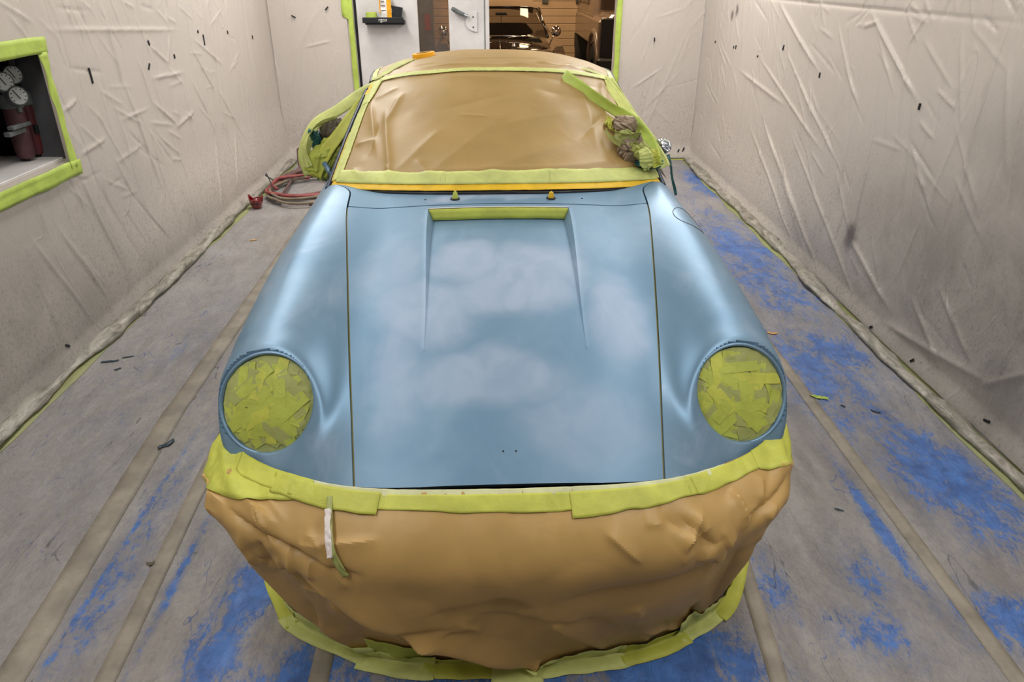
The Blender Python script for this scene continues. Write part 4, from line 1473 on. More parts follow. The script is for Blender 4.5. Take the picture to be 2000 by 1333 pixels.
def headmask(sx, lab, seed):
    rg = np.random.default_rng(seed)
    Hc = HL * np.array([sx, 1, 1.])
    Hn = HN * np.array([sx, 1, 1.])
    e1 = np.cross((0, 0, 1.), Hn)
    e1 /= np.linalg.norm(e1)
    e2 = np.cross(Hn, e1)
    R = HR - .0035
    rt = empty('headlight_mask', (CX, CY, 0))
    tag(rt, lab, 'tape mask')

    def pos(x, y, off):
        x, y = np.asarray(x, float), np.asarray(y, float)
        r2 = (x * x + y * y) / (R * R)
        hgt = -.002 + .010 * (1 - r2) + off
        return Hc + e1 * x[..., None] + e2 * y[..., None] + Hn * np.asarray(hgt)[..., None]
    # underlying crumpled disc
    rr, aa = np.meshgrid(np.linspace(0.001, 1, 16), np.linspace(0, 2 * PI, 73)[:-1], indexing='ij')
    edge = 1 + .012 * vnoise(aa * 5, aa * 0, seed)
    x, y = R * rr * edge * np.cos(aa), R * rr * edge * np.sin(aa)
    cr = .0022 * vnoise(aa * 9, rr * 3, seed + 1) * sstep(.7, 1., rr)
    gobj('tape_disc', pos(x, y, cr), M['green_g'], rt, wrap=True, flip=True)
    k = 0
    mats = ['green_d', 'green', 'green_d', 'green_d', 'green_g']
    # rim pieces folded round the edge
    for i in range(22):
        a = 2 * PI * i / 22 + rg.uniform(-.08, .08)
        rad = rg.uniform(.70, .86) * R
        L, w = rg.uniform(.04, .06), rg.uniform(.024, .034)
        piece(rt, pos, (rad * math.cos(a), rad * math.sin(a)), a + PI / 2 + rg.uniform(-.5, .5), L, w, M['green_g' if i % 3 else 'green_d'], .0005 + .00006 * i, R, seed + i, .0014)
    for i in range(34):
        a = rg.uniform(0, 2 * PI)
        rad = R * .66 * math.sqrt(rg.uniform())
        piece(rt, pos, (rad * math.cos(a), rad * math.sin(a)), rg.choice([0, PI / 2, PI / 4, -PI / 4]) + rg.uniform(-.25, .25), rg.uniform(.07, .13), rg.uniform(.026, .034), M[mats[i % 5]], .0018 + .00006 * i, R, seed + 40 + i, .0008)


def piece(parent, pos, c, ang, L, w, mat, off, R, seed, crum):
    nx, ny = 9, 5
    a, b = np.meshgrid(np.linspace(-.5, .5, nx) * L, np.linspace(-.5, .5, ny) * w, indexing='ij')
    x = c[0] + a * math.cos(ang) - b * math.sin(ang)
    y = c[1] + a * math.sin(ang) + b * math.cos(ang)
    r = np.hypot(x, y) + 1e-9
    lim = R * .985
    s = np.minimum(1, lim / r)
    x, y = x * s, y * s
    gobj('tape_piece', pos(x, y, off + crum * vnoise(a * 70, b * 70, seed)), mat, parent, flip=False)


headmask(-1, 'round headlight cover of green tape scraps on the wing on the filter niche side', 3)
headmask(1, 'round headlight cover of green tape scraps on the wing with the filler lid', 9)

# ------------------------------------------------------------------ paper over the windscreen
wp = empty('masking_paper', (CX, CY, 0))
tag(wp, 'large tan masking paper sheet covering the windscreen', 'masking paper')
nuw, nvw = 240, 170


def px2(px, row):
    v = (375 - row) / 237.
    return ((px - 970) / (322 - 85 * v) * .56, v * .72)


U, V_ = np.meshgrid(np.linspace(-.975, .985, nuw), np.linspace(.01, 1.0, nvw), indexing='ij')
A, B_ = U * .56, V_ * .72
segW = []
for (x0, r0, x1, r1, a, w) in [(735, 190, 748, 330, .010, .016), (765, 225, 772, 365, .010, .014), (720, 330, 760, 250, -.008, .014), (700, 300, 745, 290, .008, .010), (800, 190, 765, 260, .008, .014), (742, 200, 790, 175, .006, .012),
                               (770, 360, 880, 270, .006, .024), (830, 365, 1010, 235, .006, .028), (900, 365, 1120, 300, .006, .030), (1010, 360, 1200, 335, .007, .024), (860, 240, 1010, 200, -.005, .03), (980, 270, 1130, 240, .005, .03),
                               (1040, 190, 1190, 215, -.008, .03), (1130, 160, 1165, 330, .008, .03), (1180, 150, 1185, 240, -.012, .02), (1190, 230, 1120, 300, -.008, .02), (1180, 345, 1260, 340, .006, .014), (800, 352, 1160, 348, .006, .020),
                               (1000, 150, 1180, 175, -.006, .02), (850, 155, 1000, 165, .005, .03), (695, 345, 720, 365, .008, .008), (765, 340, 775, 368, .006, .008), (900, 250, 960, 255, .004, .006), (820, 330, 850, 365, .006, .014)]:
    a0, b0 = px2(x0, r0)
    a1, b1 = px2(x1, r1)
    segW.append((a0, b0, a1, b1, a, w))
hW = .006 + creases(A, B_, segW) + .0035 * fbm(A * 4, B_ * 4, 91, 3)
hW = .004 + np.maximum(hW, 0) * sstep(0, .07, V_) * sstep(1.0, .93, np.abs(U))
PW = WS(U, V_, hW)
gobj('paper_sheet', PW, M['kraft_w'], wp, flip=True)


def sheet_h(u, v):
    iu = np.clip((u + .975) / 1.96 * (nuw - 1), 0, nuw - 1.001)
    iv = np.clip((v - .01) / .99 * (nvw - 1), 0, nvw - 1.001)
    i, j = iu.astype(int), iv.astype(int)
    a, b = iu - i, iv - j
    return (hW[i, j] * (1 - a) + hW[i + 1, j] * a) * (1 - b) + (hW[i, j + 1] * (1 - a) + hW[i + 1, j + 1] * a) * b


def ws_strip(c0, c1, c2, c3, mat, seed, off=.0075, name='tape_strip', n=50, m=6, parent=wp, rag=.0):
    """patch on the screen between corners (u,v): c0-c1 along one long edge, c3-c2 along the other"""
    s, q = np.meshgrid(np.linspace(0, 1, n), np.linspace(0, 1, m), indexing='ij')
    g = lambda k: (c0[k] * (1 - s) + c1[k] * s) * (1 - q) + (c3[k] * (1 - s) + c2[k] * s) * q
    u, v = g(0), g(1)
    v = v + rag * vnoise(s * 9, q * 0, seed) * q
    o = sheet_h(u, v) + (off - .005) + .0008 * vnoise(s * 40, q * 3, seed) + .0006 * vnoise(s * 90, q * 6, seed + 1)
    return gobj(name, WS(u, v, o), mat, parent, thick=.0003)


y_ = 'yellow'
ws_strip((-1.0, -.030), (1.0, -.030), (.99, .022), (-.99, .022), M['yellow'], 1, .0062, n=120)['label'] = 'yellow tape along the foot of the windscreen'
ws_strip((-.97, .012), (-.30, .012), (-.30, .085), (-.96, .10), M['green_l'], 2, .0085, rag=.006)
ws_strip((-.33, .012), (.36, .012), (.36, .085), (-.33, .085), M['green_l'], 3, .0080, rag=.006)
ws_strip((.30, .012), (.985, .012), (.98, .11), (.30, .085), M['green_l'], 4, .0088, rag=.006)
ws_strip((-.995, .02), (-.985, .80), (-.915, .80), (-.935, .05), M['green_l'], 5, .0085, n=80)
ws_strip((-.985, .72), (-.99, .96), (-.88, .99), (-.91, .72), M['green_l'], 6, .0095)
ws_strip((-1.003, .02), (-1.0, .45), (-.985, .45), (-.975, .02), M['yellow'], 7, .0060)
ws_strip((-1.0, .84), (-.985, .95), (-.955, .95), (-.965, .84), M['yellow'], 8, .0100, n=12)
ws_strip((1.0, .02), (.998, .36), (.945, .36), (.935, .05), M['green_l'], 9, .0085, n=60)
ws_strip((1.0, .34), (.99, .98), (.88, .99), (.92, .34), M['green_l'], 10, .0080, n=60)
ws_strip((1.005, .80), (.995, .95), (.975, .95), (.985, .80), M['yellow'], 11, .0100, n=12)
ws_strip((-.90, .955), (.06, .962), (.06, 1.0), (-.90, .998), M['green_l'], 12, .0095, n=90)
ws_strip((.03, .962), (.90, .955), (.90, .997), (.03, 1.0), M['green_l'], 13, .0100, n=90)

# ------------------------------------------------------------------ paper over the roof
rp = empty('masking_paper', (CX, CY, 0))
tag(rp, 'tan masking paper pulled over the roof of the car', 'masking paper')
U, S_ = np.meshgrid(np.linspace(-1.0, 1.0, 220), np.linspace(-.012, 1, 150), indexing='ij')
segS = [(-.45, .02, .10, .10, .006, .012), (-.35, .06, .40, .05, .005, .014), (.0, .03, .42, .14, .008, .012), (.1, .1, .48, .05, .007, .010), (-.50, .10, -.2, .16, .006, .012), (.25, .02, .5, .16, .007, .010), (-.2, .2, .3, .22, .005, .014), (.3, .15, .5, .1, .006, .010), (-.52, .05, -.35, .01, .006, .010)]
hS = .007 + np.maximum(0, creases(U * .54, S_ * 1.05, segS) + .002 * fbm(U * 4, S_ * 6, 101, 3))
PS = RS(U, S_)
PS = PS + out_n(PS) * 0
N = gnormals(PS)
N = N * np.sign(N[..., 2:3] + 1e-9)
PS = PS + N * hS[..., None]
gobj('paper_sheet', PS, M['kraft_w'], rp, flip=True)


def rs_strip(c0, c1, c2, c3, mat, seed, off=.012, n=40, m=6):
    s, q = np.meshgrid(np.linspace(0, 1, n), np.linspace(0, 1, m), indexing='ij')
    g = lambda k: (c0[k] * (1 - s) + c1[k] * s) * (1 - q) + (c3[k] * (1 - s) + c2[k] * s) * q
    P = RS(g(0), g(1))
    N = gnormals(P)
    N = N * np.sign(N[..., 2:3] + 1e-9)
    o = off + .002 * vnoise(s * 25, q * 4, seed)
    return gobj('tape_strip', P + N * o[..., None], mat, rp, thick=.0003)


rs_strip((-1.0, .0), (-.80, .34), (-.62, .30), (-.93, -.01), M['green_t'], 2)
rs_strip((1.0, .0), (.72, .16), (.66, .08), (.93, -.012), M['green_t'], 3)
rs_strip((-1.0, -.01), (-.99, .5), (-.94, .5), (-.95, -.01), M['green_l'], 4, .010)
rs_strip((1.0, -.01), (.99, .3), (.95, .3), (.95, -.01), M['cream'], 5, .010)

tr_ = tape_roll('tape_roll', (CX - .345, CY + 2.40, float(Rz(2.40)) - .022), .052, .038, .026, M['orange'], 'roll of orange tape lying on the roof paper', (0, math.radians(-7), 0))

# ------------------------------------------------------------------ wrapped door mirrors


def crumple(name, c, rad, mat, parent, seed, amp=.22, n=96, m=60, rot=0., taper=0.):
    """a crushed wad of paper: many flat facets and sharp creases"""
    rg = np.random.default_rng(seed)
    th, ph = np.meshgrid(np.linspace(0, PI, m), np.linspace(0, 2 * PI, n + 1)[:-1], indexing='ij')
    D = np.stack([np.sin(th) * np.cos(ph), np.sin(th) * np.sin(ph), np.cos(th)], -1)
    K = rg.normal(size=(34, 3))
    K /= np.linalg.norm(K, axis=1, keepdims=True)
    hh = rg.uniform(.70, 1.05, 34)
    dots = D @ K.T
    r = np.min(np.where(dots > .15, hh / np.maximum(dots, .15), 9), -1)
    r = np.minimum(r, 1.15)
    # valley folds along random great circles
    for k in range(16):
        v = rg.normal(size=3)
        v /= np.linalg.norm(v)
        d = D @ v - rg.uniform(-.5, .5)
        g = D @ rg.normal(size=3)
        r = r - amp * rg.uniform(.25, .7) * np.exp(-np.abs(d) / .07) * sstep(-.2, .6, g)
        r = r + amp * rg.uniform(.15, .45) * np.exp(-np.abs(d + .12) / .09) * sstep(-.2, .6, g)
    P = D * r[..., None] * np.array(rad)
    P[..., 0] += taper * P[..., 2]
    cr, sr = math.cos(rot), math.sin(rot)
    X, Z = P[..., 0] * cr - P[..., 2] * sr, P[..., 0] * sr + P[..., 2] * cr
    P[..., 0], P[..., 2] = X, Z
    o = gobj(name, P + np.array(c), mat, parent, wrap=True)
    autosmooth(o, 22)
    return o


ml = empty('mirror_wrap', (-.72, 3.22, .84))
tag(ml, 'door mirror bundled in green tape slings beside the hose coil', 'mirror wrap')
c0 = np.array([-.72, 3.22, .84])


def rel(pts, c): return [tuple(np.array(p) - c) for p in pts]


crumple('paper_wad', np.array([-.690, 3.215, .985]) - c0, (.070, .055, .10), M['wad_d'], ml, 5)
crumple('tape_pouch', np.array([-.712, 3.165, .915]) - c0, (.082, .060, .092), M['green_d'], ml, 8, .2, taper=.25)
crumple('paper_wad', np.array([-.640, 3.19, .955]) - c0, (.045, .05, .085), M['wad_d'], ml, 18, .25)
crumple('teal_patch', np.array([-.752, 3.20, .99]) - c0, (.035, .045, .055), M['teal'], ml, 12)
crumple('teal_patch', np.array([-.612, 3.22, 1.055]) - c0, (.02, .02, .025), M['teal'], ml, 14)
ribbon('tape_sling', rel([(-.445, 3.27, 1.222), (-.56, 3.25, 1.168), (-.66, 3.22, 1.105), (-.745, 3.19, 1.058), (-.785, 3.165, .99), (-.802, 3.15, .925), (-.785, 3.14, .855)], c0), [.035, .045, .05, .045, .045, .05, .05], [(-.54, .36, .72), (-.54, .36, .72), (-.75, .2, .45), (-1, 0, .15), (-1, .2, 0)], M['green_l'], ml, 60, .004, 3)
ribbon('tape_sling', rel([(-.455, 3.262, 1.215), (-.54, 3.235, 1.145), (-.60, 3.19, 1.075), (-.665, 3.145, .995), (-.725, 3.125, .915), (-.755, 3.13, .85)], c0), [.03, .045, .05, .055, .06, .05], [(.5, -.3, -.6), (.8, -.5, -.4), (.9, -.4, -.4), (1, -.3, -.2)], M['green'], ml, 60, .004, 4)
ribbon('tape_sling', rel([(-.66, 3.185, 1.085), (-.72, 3.165, 1.06), (-.765, 3.15, 1.02), (-.79, 3.14, .96), (-.775, 3.13, .89)], c0), [.02, .03, .03, .03, .04], [(.3, -.3, .9), (.6, -.6, .5), (1, -.5, 0)], M['green_l'], ml, 40, .003, 6)
ribbon('tape_sling', rel([(-.66, 3.15, .93), (-.70, 3.13, .88), (-.735, 3.14, .845), (-.745, 3.17, .83)], c0), [.05, .06, .05, .02], (.8, -.3, .4), M['green_d'], ml, 40, .004, 9)

mr = empty('mirror_wrap', (.54, 2.80, .97))
tag(mr, 'door mirror bundled in crumpled paper, green tape and silver foil', 'mirror wrap')
c0 = np.array([.54, 2.80, .97])
crumple('paper_wad', np.array([.505, 2.885, 1.100]) - c0, (.056, .05, .046), M['wad'], mr, 21, .3, rot=-.5)
crumple('paper_wad', np.array([.510, 2.765, 1.030]) - c0, (.056, .05, .058), M['wad'], mr, 24, .3, rot=-.8)
crumple('teal_patch', np.array([.582, 2.74, .990]) - c0, (.062, .045, .022), M['teal'], mr, 27, .3)
crumple('tape_wad', np.array([.500, 2.80, 1.068]) - c0, (.050, .03, .036), M['green_g'], mr, 28, .35, rot=-.3)
crumple('tape_wad', np.array([.555, 2.735, 1.022]) - c0, (.036, .034, .044), M['green_g'], mr, 31, .4, rot=.4)
crumple('tape_wad', np.array([.449, 2.91, 1.108]) - c0, (.020, .02, .017), M['green'], mr, 33, .4)
ribbon('tape_sling', rel([(.287, 3.178, 1.249), (.335, 3.11, 1.222), (.385, 3.06, 1.193), (.463, 3.00, 1.150), (.535, 2.93, 1.112), (.578, 2.83, 1.062), (.600, 2.74, 1.012), (.605, 2.70, .988)], c0), [.050, .050, .048, .042, .046, .056, .052, .03], [(.75, -.1, .65), (.55, -.3, .75), (.45, -.4, .8), (.8, -.2, .5), (1, 0, .3)], M['green_wall'], mr, 70, .003, 11)
ribbon('tape_sling', rel([(.468, 3.275, 1.228), (.508, 3.13, 1.172), (.545, 3.00, 1.110), (.585, 2.87, 1.055), (.622, 2.78, 1.005), (.637, 2.73, .975)], c0), [.03, .04, .045, .05, .05, .045], [(1, -.2, .3), (.9, -.2, .4), (1, 0, .4)], M['green_l'], mr, 60, .003, 13)
ribbon('tape_sling', rel([(.498, 3.285, 1.222), (.533, 3.17, 1.158), (.573, 3.04, 1.092), (.612, 2.92, 1.038), (.645, 2.85, .995)], c0), [.03, .035, .04, .048, .048], (1, -.1, .4), M['green_l'], mr, 60, .003, 15)
ribbon('tape_sling', rel([(.425, 2.83, 1.095), (.455, 2.77, 1.062), (.490, 2.74, 1.055), (.530, 2.73, 1.065)], c0), [.018, .02, .02, .02], (.2, -.3, .9), M['green_g'], mr, 30, .003, 17)
for k, (pts, w, d, m) in enumerate([([(.455, 2.80, 1.088), (.485, 2.76, 1.078), (.520, 2.75, 1.082), (.545, 2.77, 1.092)], [.03, .04, .04, .03], (.1, -.3, .9), 'green_g'),
                                   ([(.540, 2.70, 1.050), (.555, 2.685, 1.025), (.560, 2.69, .995), (.565, 2.70, .975)], [.03, .05, .05, .012], (1, -.2, .2), 'green_l'),
                                   ([(.585, 2.72, 1.045), (.590, 2.70, 1.015), (.600, 2.695, .985)], [.03, .045, .03], (1, -.1, .3), 'green'),
                                   ([(.500, 2.74, 1.055), (.525, 2.71, 1.045), (.545, 2.70, 1.02)], [.02, .03, .03], (.3, -.2, .9), 'green_t'),
                                   ([(.436, 2.90, 1.128), (.448, 2.88, 1.118), (.446, 2.87, 1.100), (.462, 2.87, 1.092)], [.008, .016, .016, .01], (1, -.2, .3), 'green')]):
    ribbon('tape_flap', rel(pts, c0), w, d, M[m], mr, 36, .005, 60 + k, .006)
crumple('foil_sleeve', np.array([.655, 2.85, 1.028]) - c0, (.032, .04, .030), M['foil'], mr, 41, .35, rot=-.6)
ribbon('dangling_tape', rel([(.668, 2.83, 1.0), (.676, 2.81, .970), (.684, 2.80, .924), (.698, 2.80, .88), (.707, 2.80, .850)], c0), [.014, .010, .009, .011, .012], (1, .2, 0), M['teal'], mr, 40, .002, 19)

# ------------------------------------------------------------------ hoses, cable and red object in the corner


def hose(loops, r, mat, lab, cx, cy, rx, ry, seed, turns, z0, tail=None):
    rg = np.random.default_rng(seed)
    n = int(turns * 40)
    a = np.linspace(0, 2 * PI * turns, n) + rg.uniform(0, 6)
    k = a * .0 + seed
    R = 1 + .16 * vnoise(a * .55, k, seed) + .05 * vnoise(a * 2.3, k, seed + 1)
    X = cx + rx * R * np.cos(a) + .05 * vnoise(a * .4, k, seed + 2)
    Y = cy + ry * R * np.sin(a) + .08 * vnoise(a * .35, k, seed + 3)
    X = np.maximum(X, XL + .20)
    Z = z0 + r + .012 * (1 + vnoise(a * .8, k, seed + 4)) + np.linspace(0, .03, n)
    pts = [tuple(p) for p in np.stack([X, Y, Z], -1)]
    if tail: pts += tail
    o = MB().tube(pts, r, 8).build('air_hose', mat, None, True)
    tag(o, lab, 'hose', 'coiled hoses in the corner')


hose(0, .011, M['hose_b'], 'brown rubber air hose coiled on the floor with a raised loop against the end wall', -1.56, 6.22, .33, .50, 3, 3.6, 0., [(-1.78, 6.80, .04), (-1.79, 6.83, .10), (-1.785, 6.84, .19), (-1.76, 6.84, .215), (-1.71, 6.82, .14), (-1.70, 6.80, .05), (-1.60, 6.75, .03), (-1.4, 6.7, .03)])
hose(0, .012, M['hose_r'], 'dull red air hose coiled over the brown hose', -1.52, 6.12, .36, .34, 8, 2.3, .018)
hose(0, .011, M['hose_t'], 'tan dusty air hose with the outermost loop of the coil', -1.50, 6.05, .34, .42, 14, 2.2, .0)
tag(MB().tube([(-1.87, 6.3, .03), (-1.90, 6.15, .12), (-1.86, 6.05, .16), (-1.80, 5.95, .10), (-1.76, 5.85, .05), (-1.80, 5.75, .03), (-1.72, 5.68, .012), (-1.66, 5.66, .012)], .0045, 6).build('thin_cable', M['cable'], None, True), 'thin black cable looping up beside the hose coil', 'cable')

rd = empty('red_container', (-1.83, 5.60, 0.001))
tag(rd, 'small glossy red plastic container with two pointed ears standing on the floor by the hoses', 'container')
n, m = 40, 10
aa = np.linspace(0, 2 * PI, n, endpoint=False)
Pq = np.zeros((m, n, 3))
for i, q in enumerate(np.linspace(0, 1, m)):
    r_ = .026 + .022 * min(1, q * 1.6) ** .7
    ear = .035 * np.maximum(0, np.abs(np.cos(aa)) - .72) / .28
    Pq[i, :, 0], Pq[i, :, 1] = r_ * np.cos(aa) * (1 + .1 * q), r_ * np.sin(aa)
    Pq[i, :, 2] = q * (.075 + ear)
cap_o = gobj('container_shell', Pq, M['red'], rd, wrap=True, thick=-.003)
MB().box(-.03, .03, -.0505, -.043, .040, .052, .002).build('dark_slot', M['black'], rd)
MB().lathe([(.0, 0), (.026, 0), (.026, .004), (0, .005)], (0, 0, 0), (0, 0, 1), 24).build('container_base', M['black'], rd)
MB().lathe([(.030, 0), (.034, .006), (.0, .014)], (0, 0, .064), (0, 0, 1), 24).build('container_lid', M['red'], rd, True)


# ------------------------------------------------------------------ scraps on the floor
def scrap(x, y, L, w, ang, mat, lab, cat, seed, curl=.012, name='tape_scrap'):
    n, m = 14, 5
    s, q = np.meshgrid(np.linspace(-.5, .5, n), np.linspace(-.5, .5, m), indexing='ij')
    wv = w * (1 - .5 * np.abs(s) * 2 * (seed % 2))
    a = s * L + .2 * L * q * vnoise(s * 5, q * 2, seed)
    b = q * wv + .25 * w * vnoise(s * 4, q * 0, seed + 1)
    X, Y = x + a * math.cos(ang) - b * math.sin(ang), y + a * math.sin(ang) + b * math.cos(ang)
    Z = .0022 + .5 * curl * np.abs(vnoise(s * 4, q * 1.5, seed + 2))
    tag(gobj(name, np.stack([X, Y, Z], -1), mat, None, thick=.0006), lab, cat)


scrap(1.378, 2.67, .075, .026, -.5, M['green_wall'], 'curled scrap of green tape on the floor beside the long joint tape', 'scrap', 3, .02)
scrap(1.392, 3.299, .05, .022, -.2, M['flake_o'], 'orange leaf-like scrap on the floor beside the wing with the filler lid', 'scrap', 5, .01)
scrap(1.36, 3.60, .03, .012, .3, M['flake_o'], 'small orange crumb on the floor further along the wing with the filler lid', 'scrap', 7, .006)
scrap(-1.637, 4.823, .05, .02, .4, M['flake_o'], 'orange scrap on the floor between the wing and the filter niche wall', 'scrap', 9, .01)
scrap(1.566, 2.554, .04, .012, -.6, M['flake_d'], 'dark teal paint flake beside the curled green tape scrap', 'paint flake', 11, .008, 'paint_flake')
scrap(1.45, 2.60, .02, .008, -.9, M['flake_d'], 'small dark paint flake between the green scrap and the joint tape', 'paint flake', 12, .008, 'paint_flake')
scrap(-1.80, 3.08, .075, .016, .15, M['flake_d'], 'long dark paint flake on the floor below the filter niche', 'paint flake', 14, .004, 'paint_flake')
scrap(-1.735, 3.12, .05, .012, .3, M['flake_d'], 'second dark paint flake on the floor below the filter niche', 'paint flake', 15, .004, 'paint_flake')
scrap(-1.73, 3.0, .03, .014, .6, M['flake_d'], 'short dark paint flake beside the two flakes below the niche', 'paint flake', 17, .004, 'paint_flake')
scrap(-1.268, 2.385, .07, .022, .9, M['flake_d'], 'torn blue-black flap of floor film by the wide joint tape', 'film scrap', 18, .012, 'film_flap')
scrap(-1.066, 1.742, .024, .018, .3, M['wad_d'], 'small brown crumb lying on the narrow joint tape on the filter niche side', 'scrap', 19, .006, 'dirt_crumb')
scrap(1.151, 1.94, .03, .008, -.6, M['flake_d'], 'dark splinter on the floor in front of the wing with the filler lid', 'paint flake', 21, .006, 'paint_flake')

# ------------------------------------------------------------------ garage seen through the door
GY0, GY1, GX0, GX1, GZ = YB + .12, 13.25, -4.2, 4.6, 3.2
struct('floor_garage', MB().box(GX0, GX1, YB, GY1 + .3, -.1, 0), M['gfloor'], 'garage concrete floor')
struct('ceiling_garage', MB().box(GX0, GX1, GY0, GY1 + .3, GZ, GZ + .1), M['garage'], 'garage ceiling')
struct('wall_garage_left', MB().box(GX0 - .1, GX0, GY0, GY1 + .3, 0, GZ), M['garage'], 'garage side wall')
struct('wall_garage_right', MB().box(GX1, GX1 + .1, GY0, GY1 + .3, 0, GZ), M['garage'], 'garage side wall behind the off-road vehicle')
struct('wall_garage_back', MB().box(GX0, -3.0, GY1, GY1 + .1, 0, GZ).box(1.62, GX1, GY1, GY1 + .1, 0, GZ).box(-3.0, 1.62, GY1, GY1 + .1, 2.7, GZ), M['garage'], 'garage wall around the sectional door')
struct('wall_garage_front', MB().box(GX0, XL - .1, GY0 - .02, GY0, 0, GZ).box(XR + .1, GX1, GY0 - .02, GY0, 0, GZ).box(XL - .1, XR + .1, GY0 - .02, GY0, ZC, GZ), M['garage'], 'garage side of the booth wall')
gd = empty('door_2', (0, 0, 0))
tag(gd, 'cream sectional garage door of horizontal ribs', None, None, 'structure')
ph = .112
pm = MB().box(-3.0, 1.5, GY1 - .22, GY1 - .19, .003, ph - .004, .004).build('panel', M['gdoor'], gd)
for k in range(1, 24):
    c = pm.copy()
    COL.objects.link(c)
    c.parent = gd
    c.location = (0, 0, k * ph)
MB().box(-3.0, 1.5, GY1 - .185, GY1 - .17, 0, 24 * ph).build('door_backing', M['garage'], gd)
MB().box(1.50, 1.60, GY1 - .26, GY1 - .12, 0, 2.7, .005).build('door_rail', M['dark'], gd)
hm = MB().box(-.05, .05, GY1 - .25, GY1 - .22, -.03, .03, .004).build('hinge', M['grey_cast'], gd)
hm.location = (.86, 0, ph * 11)
for (x, k) in [(1.40, 11), (1.40, 6), (.86, 6), (.2, 11), (-.4, 11), (-1.0, 11), (-.4, 6)]:
    c = hm.copy()
    COL.objects.link(c)
    c.parent = gd
    c.location = (x, 0, ph * k)
for zz in (ph * 11, ph * 6):
    MB().box(1.46, 1.62, GY1 - .27, GY1 - .25, zz - .012, zz + .012).build('roller', M['black'], gd)
tag(MB().box(-1.35, -.90, 12.2, 12.45, 0, 2.2, .01).build('storage_locker', M['grey_cast']), 'tall grey locker seen through the door slot', 'locker')
tag(MB().box(-1.02, -.93, 12.185, 12.198, .85, 1.08).build('red_notice', M['signred']), 'red notice on the front of the grey locker', 'notice')

# classic car, nose towards the booth
kc = empty('classic_car', (.09, 8.75, 0))
tag(kc, 'glossy black rounded classic car parked nose-on in the warm garage', 'car')
KZ = spline([0, .15, .4, .8, 1.05, 1.5, 3.0, 3.9], [.45, .66, .80, .885, .915, .93, .93, .6])
nx, ny = 90, 120
Xk, Yk = np.meshgrid(np.linspace(-.80, .80, nx), np.linspace(.0, 3.9, ny), indexing='ij')


def kz(x, y):
    ax = np.abs(x)
    h = KZ(y - .35 * ax ** 3) - .18 * ax ** 2
    cxk = .61
    dome = .73 + .12 * sstep(.15, .9, y) - .04
    rr = .155
    q = np.sqrt(np.maximum(rr ** 2 - (ax - cxk) ** 2, 0) + 1e-6)
    fr = sstep(.02, .32, y)
    ten = dome - rr + q * 1.0
    ten = np.where(np.abs(ax - cxk) < rr, ten, dome - rr - (np.abs(ax - cxk) - rr) * 2.2)
    ten = ten * fr + .45 * (1 - fr)
    return smax(h, ten, .05)


Zk = kz(Xk, Yk)
body = gobj('body_shell', np.stack([Xk, Yk, Zk], -1), M['classic'], kc, flip=False)
for sx in (1, -1):
    yy = np.linspace(0, 3.9, 60)
    tz_ = kz(np.full(60, .80), yy)
    Pq = np.stack([np.stack([np.full(60, sx * (.80 + .02 * math.sin(k * PI))), yy, tz_ * (1 - k) + .18 * k], -1) for k in np.linspace(0, 1, 8)], 1)
    gobj('side_panel', Pq, M['classic'], kc, flip=sx > 0)
    hl = autosmooth(MB().lathe([(.098, -.06), (.104, 0), (.098, .012), (.088, .015), (.05, .03), (0, .034)], (sx * .62, .15, .66), (0, -1, .25), 32).build('headlight', M['chrome'], kc))
    MB().lathe([(.086, .012), (.06, .034), (.0, .042)], (sx * .62, .15, .66), (0, -1, .25), 28).build('lens', M['slotglass'], hl, True)
    mi = MB().tube([(sx * .60, .78, .86), (sx * .63, .77, .93), (sx * .665, .76, .985)], .008, 8).build('wing_mirror', M['chrome'], kc, True)
    autosmooth(MB().lathe([(0, -.04), (.03, -.035), (.055, -.01), (.060, .01), (.0, .012)], (sx * .675, .76, 1.01), (0, 1, 0), 24).build('mirror_head', M['chrome'], mi), 50)
    MB().tube([(sx * .595, 1.02, .925), (sx * .50, 1.42, 1.235)], .016, 8).build('screen_pillar', M['classic'], kc, True)
    t_ = np.stack([np.linspace(sx * .50, sx * .50, 20), np.linspace(1.44, 2.6, 20), 1.235 - .04 * np.linspace(0, 1, 20) ** 2], -1)
    b_ = np.stack([np.full(20, sx * .66), np.linspace(1.05, 3.0, 20), np.full(20, .91)], -1)
    gobj('side_window', np.stack([t_ * (1 - k) + b_ * k for k in np.linspace(0, 1, 6)], 1), M['wsglass'], kc, flip=sx > 0)
    for wy in (.75, 2.9):
        w = autosmooth(MB().lathe([(.19, -.07), (.29, -.07), (.31, -.04), (.31, .04), (.29, .07), (.19, .07)], (sx * .66, wy, .31), (1, 0, 0), 36, True).build('tyre', M['rubber'], kc))
        MB().lathe([(0, .05), (.1, .06), (.19, .05), (.2, .0)], (sx * .66, wy, .31), (sx, 0, 0), 28).build('hubcap', M['chrome'], w, True)
uu = np.linspace(-1, 1, 30)
bb = np.stack([.60 * uu, 1.0 + .10 * uu ** 2 - .02, .945 - .03 * uu ** 2], -1)
tt_ = np.stack([.49 * uu, 1.36 + .10 * uu ** 2, 1.255 - .03 * uu ** 4], -1)
ws_ = np.stack([bb * (1 - k) + tt_ * k for k in np.linspace(0, 1, 14)], 1)
ws_[..., 1] -= .03 * np.sin(np.linspace(0, PI, 14))[None]
gobj('windscreen', ws_, M['wsglass'], kc)
s = np.linspace(0, 1, 24)
rf = []
for k in s:
    yy = 1.36 + 1.5 * k
    zc_ = 1.258 + .075 * math.sin(min(1, k * 1.7 + .05) * PI / 2) - .20 * max(0, k - .55) ** 2 * 4
    rf.append(np.stack([(.49 + .05 * math.sin(k * PI)) * uu, yy + .10 * uu ** 2 * (1 - k), zc_ - .06 * np.abs(uu) ** 3], -1))
gobj('roof', np.stack(rf, 1), M['classic'], kc)
